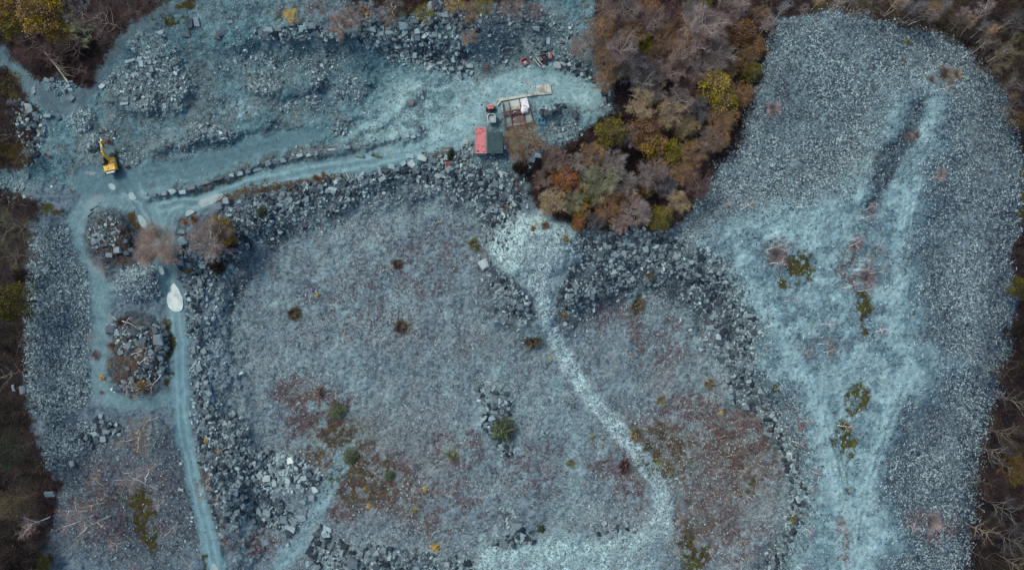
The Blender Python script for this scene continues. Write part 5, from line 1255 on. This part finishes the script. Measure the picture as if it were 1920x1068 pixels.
cover("heather", HEATH * sm(n2 + .6 * n3, -.15, .15) * (1 - sm(d_path, -6, 2)) * (1 - sm(d_road, -4, 2)) * (1 - sm(d_side, -6, 2)), 17000, (.2, .5), cm("heather_leaf", (78, 64, 72), (116, 94, 98), 1.15), "reddish heather patches on the pit floor")
cover("moss", mk, 9000, (.2, .5), cm("moss_leaf", (50, 50, 24), (82, 80, 42), 1.05), "olive moss patches on bare ground", up_=.35)
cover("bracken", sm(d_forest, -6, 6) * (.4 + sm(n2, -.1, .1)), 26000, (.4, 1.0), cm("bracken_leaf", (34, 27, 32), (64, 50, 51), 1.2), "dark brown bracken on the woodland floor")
cover("dry_grass", sm(sd_line([(410, 380), (500, 354), (600, 337), (650, 325)], 12), -6, 3) + .7 * sm(sd_line([(300, 366), (380, 352), (470, 330)], 6), -3, 2) + sm(sd_line([(248, 395), (268, 420), (284, 440)], 9), -4, 3) + .6 * sm(sd_line([(800, 290), (880, 295)], 16), -5, 5) + .5 * sm(blob(215, 450, 50, 50), 0, .5) + .5 * sm(blob(258, 670, 55, 80), 0, .5), 2600, (.2, .5), cm("dry_grass_blade", (70, 58, 48), (108, 90, 68), 1.15), "tawny grass along the road banks")

# the dead tree lying on the edge of the bracken
root = thing("fallen_tree", "bleached fallen tree with bare branches on the bracken", "tree", ground(90, 104))
b = MB(); O = Vector(root.location)
P = lambda u, v, dz: Vector(ground(u, v, dz)) - O
b.tube([P(86, 98, .6), P(98, 112, 1.0), (P(110, 125, 1.2)), P(120, 140, .9), P(130, 156, .4)], [.05, .09, .12, .14, .17], 6)
b.build("trunk", BARK['pale'], root)
b = MB(); rg = random.Random(5)
for k in range(26):
    t = rg.uniform(.1, .8); p = P(88 + 42 * t, 100 + 52 * t, 1.0)
    e = P(100 + 38 * t + rg.uniform(4, 20), 106 + 48 * t + rg.uniform(-10, 16), rg.uniform(.6, 2.6))
    b.tube(wob(p, e, 4, .25, rg), [.06, .05, .04, .03, .015], 4, cap=False)
b.build("branch", BARK['pale'], root)

# ------------------------------------------------------------------ machines and sheds
m_yellow = paint("machine_yellow", S(214, 172, 56), .4, 0, .12, S(150, 118, 50), 1.2)
m_black = paint("black_paint", S(36, 40, 50), .45, 0, .2)
m_glass = paint("dark_glass", S(30, 50, 68), .45, 0, .05)
m_steel = paint("bare_steel", S(150, 160, 170), .4, .4, .3)
m_rubber = paint("dirty_rubber", S(52, 54, 60), .85, 0, .3)
m_white = paint("white_paint", S(226, 228, 228), .5, 0, .05)
m_pink = paint("faded_red_paint", S(202, 126, 136), .6, 0, .3, S(176, 98, 104), 1.4)
m_red = paint("red_paint", S(186, 66, 66), .5, 0, .25, S(120, 50, 52), 2)
m_coral = paint("coral_paint", S(222, 122, 112), .45, 0, .1)
m_maroon = paint("rusty_red_steel", S(104, 56, 62), .8, 0, .4, S(78, 50, 50), 2)
m_roof = paint("green_felt", S(52, 78, 86), .85, 0, .35, S(42, 62, 72), .9)
m_wall = paint("dark_boards", S(30, 38, 48), .8, 0, .2)
m_sage = paint("grey_green_paint", S(120, 140, 138), .6, 0, .2)
m_conc = paint("pale_concrete", S(176, 182, 180), .85, 0, .3, S(134, 130, 128), .6)
m_conc2 = paint("weathered_concrete", S(136, 150, 152), .9, 0, .4, S(104, 112, 114), .5)
m_rusty = paint("rusty_plate", S(112, 92, 98), .8, .1, .4, S(92, 70, 74), .7)
m_iron = paint("rusty_iron", S(86, 62, 64), .8, .1, .35, S(60, 46, 50), 2)
m_teal = paint("teal_tank", S(40, 88, 98), .5, 0, .2)
m_blue = paint("blue_hose", S(46, 128, 172), .45, 0, .05)
m_tarp = paint("white_sheet", S(228, 230, 230), .7, 0, .08, S(200, 200, 198), 1)
m_skip = paint("grey_skip", S(150, 162, 174), .5, .2, .25, S(112, 122, 134), 1.5)

# excavator
root = thing("excavator", "yellow tracked excavator reaching over the rubble by the track junction", "excavator", ground(212, 308), math.radians(12.5))
for sx in (-1, 1):
    b = MB()
    M = Matrix.Rotation(math.radians(14), 4, 'Z') @ Matrix.Translation((sx * 1.12, .2, 0))
    prof = [(-2.1, .30), (-1.85, .06), (1.85, .06), (2.1, .30), (2.1, .62), (1.85, .86), (-1.85, .86), (-2.1, .62)]
    b.prism(prof, -.28, .28, M)
    for k in range(22):      # track shoes
        y = -1.85 + k * 3.7 / 21
        c = M @ Vector((0, y, .875)); b.box(c, (.62, .1, .05), math.radians(14))
    b.build("track", m_rubber, root)
b = MB(); b.box((0, .1, .62), (1.7, 2.2, .5), math.radians(14)); b.tube([(0, 0, .8), (0, 0, 1.05)], .75, 14)
b.build("undercarriage", m_black, root)
b = MB()
b.box((.10, -1.15, 1.62), (2.75, 1.55, 1.15), b=.12)
b.box((.95, .35, 1.5), (.95, 1.6, .9), b=.1)
b.box((.35, -.1, 1.25), (2.2, .9, .4))
b.box((.62, -.85, 2.23), (.55, .7, .1), b=.04); b.box((-.6, -1.1, 2.22), (.9, .9, .08), b=.03)
body = b.build("body", m_yellow, root)
b = MB(); b.box((1.0, -.2, 2.03), (.5, .7, .12)); b.box((.62, -.35, 2.25), (.12, .9, .06)); b.box((1.28, -.8, 2.22), (.12, .12, .22)); b.build("engine_cover", m_black, body)
b = MB()
b.prism([(-2.55, 1.05), (-1.9, .95), (-1.9, 2.18), (-2.3, 2.2), (-2.6, 1.9)], -1.25, 1.45)
cw = b.build("counterweight", m_black, root)
b = MB()      # the white lettering across it, worn past reading
for k, (x, w) in enumerate(((-.75, .16), (-.52, .12), (-.34, .18), (-.1, .14), (.1, .18), (.34, .1), (.52, .2), (.78, .16), (1.0, .14))):
    b.box((x, -2.38, 2.215), (w * 1.25, .26, .03)); b.box((x + .03, -2.585, 2.0), (w * 1.2, .04, .2), rx=.5)
b.build("lettering", m_white, cw)
b = MB(); b.box((-.9, .5, 2.0), (1.05, 1.75, 1.75), taper=.93, b=.1)
cab = b.build("cab", m_glass, root)
b = MB()
for x in (-1.28, -.42):
    for y in (-.28, 1.18): b.tube([(x, y, 1.15), (x + (.03 if x < -.8 else -.03), y * .97, 2.88)], .05, 5)
b.box((-.85, .45, 2.9), (.82, 1.35, .06)); b.build("frame", m_black, cab)
b = MB()
b.prism([(.1, 1.5), (.5, 1.3), (1.7, 3.3), (2.2, 3.75), (4.4, 3.55), (4.55, 3.8), (2.1, 4.3), (1.4, 3.9)], .14, .54)
boom = b.build("boom", m_yellow, root)
for x in (.05, .63):
    b = MB(); b.tube([(x, .8, 1.5), (x, 1.55, 2.7)], .09, 8); b.tube([(x, 1.55, 2.7), (x, 1.95, 3.6)], .05, 8); b.build("ram", m_steel, boom)
b = MB(); b.tube([(.34, 2.3, 4.35), (.34, 3.5, 4.3)], .09, 8); b.tube([(.34, 3.5, 4.3), (.34, 4.6, 4.2)], .05, 8); b.build("ram", m_steel, boom)
b = MB(); b.prism([(4.1, 4.2), (4.5, 4.3), (5.1, 3.4), (5.65, 1.3), (5.4, 1.2), (4.4, 3.3)], .18, .50); stick = b.build("stick", m_yellow, root)
b = MB(); b.box((.34, 5.1, 3.35), (.42, .5, .5), b=.06); b.build("joint", m_white, stick)
b = MB()
n_ = 9; prof = []
for k in range(n_): a_ = math.radians(-30 + 200 * k / (n_ - 1)); prof.append((5.35 + .62 * math.cos(a_) * .8, .85 - .55 * math.sin(a_)))
b.prism(prof, -.2, .88)
bk = b.build("bucket", m_maroon, root)
b = MB()
for k in range(5): b.box((-.08 + k * .21, 5.85, .98), (.09, .3, .08), rx=.5)
b.build("teeth", m_steel, bk)

# dumper
root = thing("site_dumper", "small dumper with a grey skip and coral rear parked beside the concrete slab", "dumper", ground(921, 214), math.radians(184))
root.scale = (1.3, 1.2, 1.0)
b = MB(); b.box((0, 0, .55), (.9, 3.1, .3)); b.build("chassis", m_black, root)
for x in (-.75, .75):
    for y, r_ in ((.95, .45), (-.95, .42)):
        b = MB(); b.tube([(x - .17, y, r_), (x + .17, y, r_)], r_, 14); w = b.build("wheel", m_rubber, root)
        b = MB(); b.tube([(x - .185, y, r_), (x + .185, y, r_)], r_ * .5, 10); b.build("rim", m_steel, w)
b = MB()      # hexagonal open skip
hexo = [(-.55, .15), (.55, .15), (.9, .65), (.78, 2.0), (-.78, 2.0), (-.9, .65)]
hexi = [(x * .66, .28 + (y - .15) * .78) for x, y in hexo]
for i in range(6):
    j = (i + 1) % 6
    o0, o1, q0, q1 = hexo[i], hexo[j], hexi[i], hexi[j]
    b.face([(*o0, 1.35), (*o1, 1.35), (q1[0] * 1.1, q1[1], 1.38), (q0[0] * 1.1, q0[1], 1.38)])
    b.face([(q0[0] * 1.1, q0[1], 1.38), (q1[0] * 1.1, q1[1], 1.38), (q1[0] * .85, .5 + (q1[1] - .3) * .75, .8), (q0[0] * .85, .5 + (q0[1] - .3) * .75, .8)])
    b.face([(o0[0] * .75, .3 + o0[1] * .8, .6), (o1[0] * .75, .3 + o1[1] * .8, .6), (*o1, 1.35), (*o0, 1.35)])
b.face([(q[0] * .85, .5 + (q[1] - .3) * .75, .8) for q in hexi])
b.build("skip", m_skip, root)
b = MB(); b.box((0, -1.2, .95), (1.1, .9, .6), b=.1); bon = b.build("bonnet", m_coral, root)
b = MB(); b.box((0, -1.15, 1.27), (.3, .5, .05)); b.box((-.35, -1.35, 1.27), (.2, .25, .06)); b.box((.35, -1.35, 1.27), (.2, .25, .06)); b.build("cover", m_red, bon)
b = MB(); b.box((0, -.5, .95), (.5, .45, .2), b=.05); b.box((0, -.7, 1.2), (.5, .12, .5), b=.03); b.build("seat", m_rubber, root)
b = MB(); b.tube([(0, .02, .9), (0, -.12, 1.3)], .03, 6)
for k in range(12):
    a0, a1 = k * math.pi / 6, (k + 1) * math.pi / 6
    b.tube([(math.cos(a0) * .18, -.14 + math.sin(a0) * .16, 1.3), (math.cos(a1) * .18, -.14 + math.sin(a1) * .16, 1.3)], .02, 4)
b.build("steering_wheel", m_black, root)
b = MB(); b.tube([(-.5, -.85, 1.0), (-.5, -.85, 1.9), (.5, -.85, 1.9), (.5, -.85, 1.0)], .035, 6); b.build("roll_bar", m_skip, root)

# red container
x0, y0, _ = at(891.5, 240, 2.6); x1, y1, _ = at(911, 288, 2.6)
cx, cy = (x0 + x1) / 2, (y0 + y1) / 2; wx, wy = x1 - x0, y0 - y1
z0 = zat(cx, cy) - .05
root = thing("shipping_container", "faded red shipping container with ribbed roof beside the green roofed shed", "container", (cx, cy, z0))
b = MB()      # corrugated shell
n_ = 40
for k in range(n_):
    ya, yb = -wy / 2 + .1 + (wy - .2) * k / n_, -wy / 2 + .1 + (wy - .2) * (k + 1) / n_
    d_ = .07 if k % 2 else 0
    b.box((0, (ya + yb) / 2, 1.3 - d_), (wx - .1 - 2 * d_, yb - ya + .004, 2.5), tone=.5)
b.build("shell", m_pink, root)
b = MB()
for sx in (-1, 1):
    b.box((sx * (wx / 2 - .05), 0, 2.56), (.12, wy - .02, .12)); b.box((sx * (wx / 2 - .05), 0, .08), (.12, wy - .02, .16))
    for sy in (-1, 1): b.box((sx * (wx / 2 - .07), sy * (wy / 2 - .07), 1.3), (.16, .16, 2.66))
for sy in (-1, 1): b.box((0, sy * (wy / 2 - .05), 2.565), (wx - .3, .11, .11))
b.build("frame", m_pink, root)
for sx in (-1, 1):
    b = MB(); b.box((sx * (wx / 4 - .05), -wy / 2 - .02, 1.3), (wx / 2 - .14, .06, 2.3))
    dr = b.build("door", m_sage, root)
    b = MB()
    for q in (.3, .7): b.tube([(sx * wx / 2 * q, -wy / 2 - .08, .2), (sx * wx / 2 * q, -wy / 2 - .08, 2.4)], .025, 5)
    b.build("lock_bar", m_steel, dr)
b = MB(); b.box((wx * .28, wy * .35, 2.57), (wx * .36, .09, .05)); b.box((-.6, -wy / 2 + .5, 2.565), (.5, .35, .02)); b.box((.85, -wy / 2 + .3, 2.565), (.3, .3, .02)); b.build("roof_patch", m_iron, root)

# green roofed shed
x0, y0, _ = at(913.5, 248, 2.5); x1, y1, _ = at(943, 288, 2.5)
cx, cy = (x0 + x1) / 2, (y0 + y1) / 2; wx, wy = x1 - x0, y0 - y1
z0 = zat(cx, cy) - .05
root = thing("shed", "dark shed with a flat green felt roof joined to the red container", "shed", (cx, cy, z0))
b = MB(); b.box((0, 0, 1.2), (wx - .3, wy - .3, 2.4)); wl = b.build("wall", m_wall, root)
b = MB(); b.box((-.6, -wy / 2 + .13, 1.0), (.9, .06, 2.0)); dr = b.build("door", m_sage, root)
b = MB(); b.box((-.28, -wy / 2 + .085, 1.0), (.05, .04, .14)); b.build("handle", m_steel, dr)
b = MB()
prof = [(-wy / 2, 2.36), (wy / 2, 2.46), (wy / 2, 2.56), (-wy / 2, 2.46)]
b.prism(prof, -wx / 2, wx / 2)
rf = b.build("roof", m_roof, root)
b = MB()
for k in range(9):
    x = -wx / 2 + wx * (k + .5) / 9; b.box((x, 0, 2.52), (.03, wy - .06, .03), rx=.1 / wy)
b.build("felt_seam", m_roof, rf)
b = MB(); b.box((-wx / 2 - .14, 0, 2.45), (.2, wy + .1, .1)); b.build("flashing", m_steel, root)
root = thing("white_box", "small white box beside the back wall of the green roofed shed", "box", ground(947, 277))
b = MB(); b.box((0, 0, .3), (.5, .75, .6), .2, b=.05); b.build("body", m_white, root)
b = MB(); b.box((0, 0, .63), (.54, .79, .06), .2); b.build("lid", m_white, root)

# the concrete base of a cutting shed and what stands on it
root = thing("concrete_base", "old concrete bay floor with a long kerb behind the dumper", "foundation", ground(965, 205))
O = Vector(root.location); zb = O.z
def slab(pts, z, h, mat, name, par=root):
    b = MB(); P_ = [Vector(at(u, v, zb + z)) - O for u, v in pts]
    b.face(P_[::-1]); n = len(P_)
    for i in range(n):
        j = (i + 1) % n
        b.face([P_[i], P_[j], P_[j] - Vector((0, 0, h)), P_[i] - Vector((0, 0, h))])
    return b.build(name, mat, par)
slab([(930, 186), (1005, 173), (1006, 178), (931, 191)], .55, .9, m_conc, "kerb")
slab([(930, 191.3), (940, 190), (933, 198)], .50, .8, m_conc, "kerb")
slab([(1005.3, 160), (1024, 158.6), (1026, 177), (1006.2, 178)], .42, .7, m_conc, "slab")
slab([(1024.4, 158.4), (1033, 158), (1034.5, 176.5), (1026.4, 177)], .40, .7, m_conc, "slab")
slab([(943, 191.8), (953.5, 190), (956.5, 208), (944, 209.5)], .34, .7, m_conc2, "slab")
slab([(955, 189.6), (973, 186.6), (976, 203.5), (958, 206.5)], .40, .7, m_conc, "slab")
slab([(975, 186.2), (988, 183), (993, 202), (978, 203.2)], .44, .7, m_tarp, "slab")
slab([(947, 218), (958, 215.6), (960.5, 236), (949, 238.5)], .34, .7, m_conc2, "slab")
slab([(959.6, 215.2), (981, 211.5), (983, 228), (962, 231)], .36, .7, m_rusty, "slab")
slab([(962.2, 231.4), (984, 228.4), (985, 238), (963, 241)], .33, .7, m_conc2, "slab")
slab([(983, 211), (996, 208.5), (1000, 229), (985.4, 231)], .35, .7, m_conc2, "slab")
root = thing("steel_frame", "rusty red steel frame lying across the concrete bays", "steel frame", ground(960, 212))
O = Vector(root.location); zb = O.z
def beam(a_, b_, z, w, mat, name="beam", par=root):
    b = MB(); A, B = Vector(at(*a_, zb + z)) - O, Vector(at(*b_, zb + z)) - O
    d = B - A; b.box((A + B) / 2, (d.length, w, w), math.atan2(d.y, d.x)); return b.build(name, mat, par)
beam((941, 212), (980, 205), 1.1, .28, m_maroon); beam((942, 216.5), (981, 210), 1.1, .28, m_maroon)
beam((943, 192), (948, 238), .9, .2, m_iron); beam((954.5, 191), (961, 237), .8, .16, m_iron); beam((974, 187), (977, 204), .8, .14, m_iron); beam((946, 240), (998, 231), .8, .22, m_iron); beam((994, 204), (1001, 232), .8, .2, m_iron); beam((983, 208), (985, 238), .78, .16, m_iron)
for k in range(4): beam((948 + k * 8, 210.8 - k * 1.4), (949 + k * 8, 215.4 - k * 1.4), 1.12, .14, m_iron, "crossbar")
for i, (a_, b_) in enumerate((((962.5, 212), (966, 208.5)), ((961.5, 226), (967, 221.5)), ((940.5, 193), (942, 207)))):
    root = thing("plank", ["pale plank lying on the red beams", "pale plank lying on the rusty floor plate", "pale plank lying along the dumper's edge of the concrete bays"][i], "plank", ground(*a_)); O = Vector(root.location); zb = O.z
    beam(a_, b_, (1.36, .46, 1.14)[i], .16, m_conc, "board", root)
root = thing("white_sack", "crumpled white bulk sack on the steel frame", "sack", ground(983, 208)); b = MB()
rg = random.Random(3)
ring = [[Vector((math.cos(t * .628) * r_ * rg.uniform(.75, 1.2), math.sin(t * .628) * r_ * rg.uniform(.75, 1.15), z + rg.uniform(-.08, .1))) for t in range(10)] for r_, z in ((.8, .75), (.95, 1.1), (.7, 1.55), (.25, 1.75))]
for q in range(3):
    for t in range(10): b.face([ring[q][t], ring[q][(t + 1) % 10], ring[q + 1][(t + 1) % 10], ring[q + 1][t]])
b.face(ring[3]); b.face(ring[0][::-1]); b.build("cloth", m_tarp, root)
b = MB(); b.tube([(-.5, .75, .9), (0, .95, 1.5), (.55, .7, 1.3)], .06, 5); b.build("strap", m_iron, root)
# hose coil and hose
root = thing("hose_coil", "bright blue hose coiled on the ground behind the concrete bays", "hose", ground(1015, 227)); b = MB()
pts = [(math.cos(t * .35) * (.78 + .02 * t % .2), math.sin(t * .35) * (.78 + .03 * t % .18) * 1.0, .06 + .0045 * t) for t in range(72)]
b.tube(pts, .085, 5); b.build("coil", m_blue, root)
b = MB(); O = Vector(root.location)
b.tube([Vector(ground(u, v, .08)) - O for u, v in ((1017, 233), (1018, 238), (1017.5, 244), (1019, 251))], .05, 5); b.build("tail", m_blue, root)
root = thing("hose_pipe", "thin blue pipe running along the pit's left bank", "pipe", ground(395, 700)); b = MB(); O = Vector(root.location)
b.tube([Vector(ground(u, v, .9)) - O for u, v in ((391, 686), (396, 704), (399, 726), (402, 748), (403, 776))], .05, 5); b.build("hose", m_blue, root)
root = thing("hose_pipe", "thin blue pipe slanting down the bank under the road", "pipe", ground(500, 420)); b = MB(); O = Vector(root.location)
b.tube([Vector(ground(u, v, .8)) - O for u, v in ((523, 411), (512, 421), (498, 434), (486, 446))], .05, 5); b.build("hose", m_blue, root)
# teal tank in the yard
root = thing("water_tank", "teal tank with a black cap standing alone in the quarry yard", "tank", ground(693, 158)); b = MB()
b.box((0, 0, .6), (1.25, 1.0, 1.2), .1, b=.18); b.build("body", m_teal, root)
b = MB(); b.tube([(-.42, .2, 1.2), (-.42, .2, 1.34)], .22, 12); b.build("cap", m_black, root)
b = MB(); b.tube([(-.6, -.1, .4), (-.85, -.12, .4)], .05, 6); b.build("tap", m_steel, root)
# scrap by the yard
def skip(u, v, rz, label, sx=1.3, sy=1.4, mat=m_red, mat2=m_steel):
    root = thing("scrap_skip", label, "skip", ground(u, v), rz)
    b = MB()
    for x, y, w, l in ((-sx / 2, 0, .1, sy), (sx / 2, 0, .1, sy), (0, sy / 2, sx - .1, .1)): b.box((x, y, .5), (w, l, 1.0))
    b.box((0, 0, .1), (sx - .12, sy - .06, .1)); b.build("bin", mat, root)
    b = MB(); b.box((0, -sy / 2, .4), (sx - .1, .1, .8)); b.box((0, -.1, .5), (sx * .55, sy * .5, .3), .2); b.build("panel", mat2, root)
skip(984, 118, .45, "small red skip with a grey front at the yard's upper edge")
root = thing("scrap_rail", "pale twin rail frame leaning on the scrap at the yard's edge", "rail frame", ground(1008, 118), math.radians(-48)); b = MB()
for y in (-.32, .32): b.box((0, y, .9), (2.6, .16, .18))
b.build("rail", m_conc, root); b = MB()
for x in (-1.1, -.4, .3, 1.2): b.box((x, 0, .88), (.12, .5, .12))
b.build("crossbar", m_iron, root)
root = thing("rusty_hopper", "dark red open hopper with a pale side among the scrap", "hopper", ground(1021, 111), .6); b = MB()
for x, y, w, l, rx in ((-.6, 0, .1, 1.5, 0), (.6, 0, .1, 1.5, 0), (0, .72, 1.1, .1, 0), (0, -.72, 1.1, .1, 0)): b.box((x, y, .7), (w, l, 1.2))
b.build("bin", m_maroon, root); b = MB(); b.box((-.9, .3, .95), (.75, .8, .12), ry=.3); b.build("sheet", m_conc2, root)
root = thing("scrap_gate", "upright bright red and grey panel at the end of the scrap", "panel", ground(1031, 107), .1); b = MB()
b.box((.25, 0, .8), (.22, 1.7, 1.3)); b.build("side", m_red, root); b = MB(); b.box((-.15, 0, .7), (.5, 1.5, .9), b=.06); b.build("panel", m_conc2, root)
root = thing("rusty_rack", "rusty red scrap frame on the slabs at the yard's edge", "frame", ground(912, 130), .15); b = MB()
for x, y, w, l in ((-.7, 0, .14, 1.3), (.7, 0, .14, 1.3), (0, .6, 1.3, .14), (0, -.6, 1.3, .14), (0, 0, 1.3, .12)): b.box((x, y, .9), (w, l, .14))
for x in (-.7, .7):
    for y in (-.6, .6): b.box((x, y, .45), (.12, .12, .8))
b.build("frame", m_maroon, root); b = MB(); b.box((0, .2, .98), (.9, .5, .1), .2); b.build("plate", m_rusty, root)
root = thing("scrap_bar", "thin red bar lying on the pale slabs above the yard", "bar", ground(948, 101), .08); b = MB(); b.box((0, 0, .6), (1.5, .22, .2)); b.build("bar", m_maroon, root)
root = thing("scrap_drum", "dark red drum lying beside the excavator", "drum", ground(240, 313), .3); b = MB(); b.tube([(-.45, 0, .32), (.45, 0, .32)], .32, 12); b.build("shell", m_maroon, root)
b = MB(); b.tube([(-.2, 0, .32), (-.15, 0, .32)], .345, 12); b.tube([(.15, 0, .32), (.2, 0, .32)], .345, 12); b.build("hoop", m_iron, root)
root = thing("scrap_sheet", "bent red metal sheet on the left edge of the bare ground", "sheet", ground(90, 292), -.5); b = MB(); b.box((-.35, 0, .35), (.8, .5, .06), ry=.4); b.box((.35, 0, .3), (.7, .5, .06), ry=-.3); b.build("panel", m_maroon, root)
root = thing("crate", "red lattice crate at the lip of the pit below the shed road", "crate", ground(840, 309), .1); b = MB()
for k in range(4): b.box((-.4 + k * .27, 0, .62), (.12, 1.1, .08))
for y in (-.5, .5): b.box((0, y, .5), (1.0, .1, .12))
for x in (-.42, .42):
    for y in (-.5, .5): b.box((x, y, .2), (.1, .1, .6))
b.build("lattice", m_red, root)
root = thing("pallet_stack", "grey stack of planks lying beside the road below the shed", "planks", ground(837, 280), .05)
for k in range(4):
    b = MB(); b.box((random.uniform(-.1, .1), -.45 + k * .3, .22 + .02 * k), (3.0, .2, .14), random.uniform(-.03, .03)); b.build("plank", m_conc2, root)
root = thing("fence_rail", "tumbled dark posts on the bank behind the shed", "posts", ground(968, 345), math.radians(-52))
for k in range(3):
    b = MB(); b.tube([(-3.2 + k * .4, -.4 + k * .4, .5), (2.6, -.3 + k * .45, .5)], .11, 6); b.build("post", BARK['dark'], root)
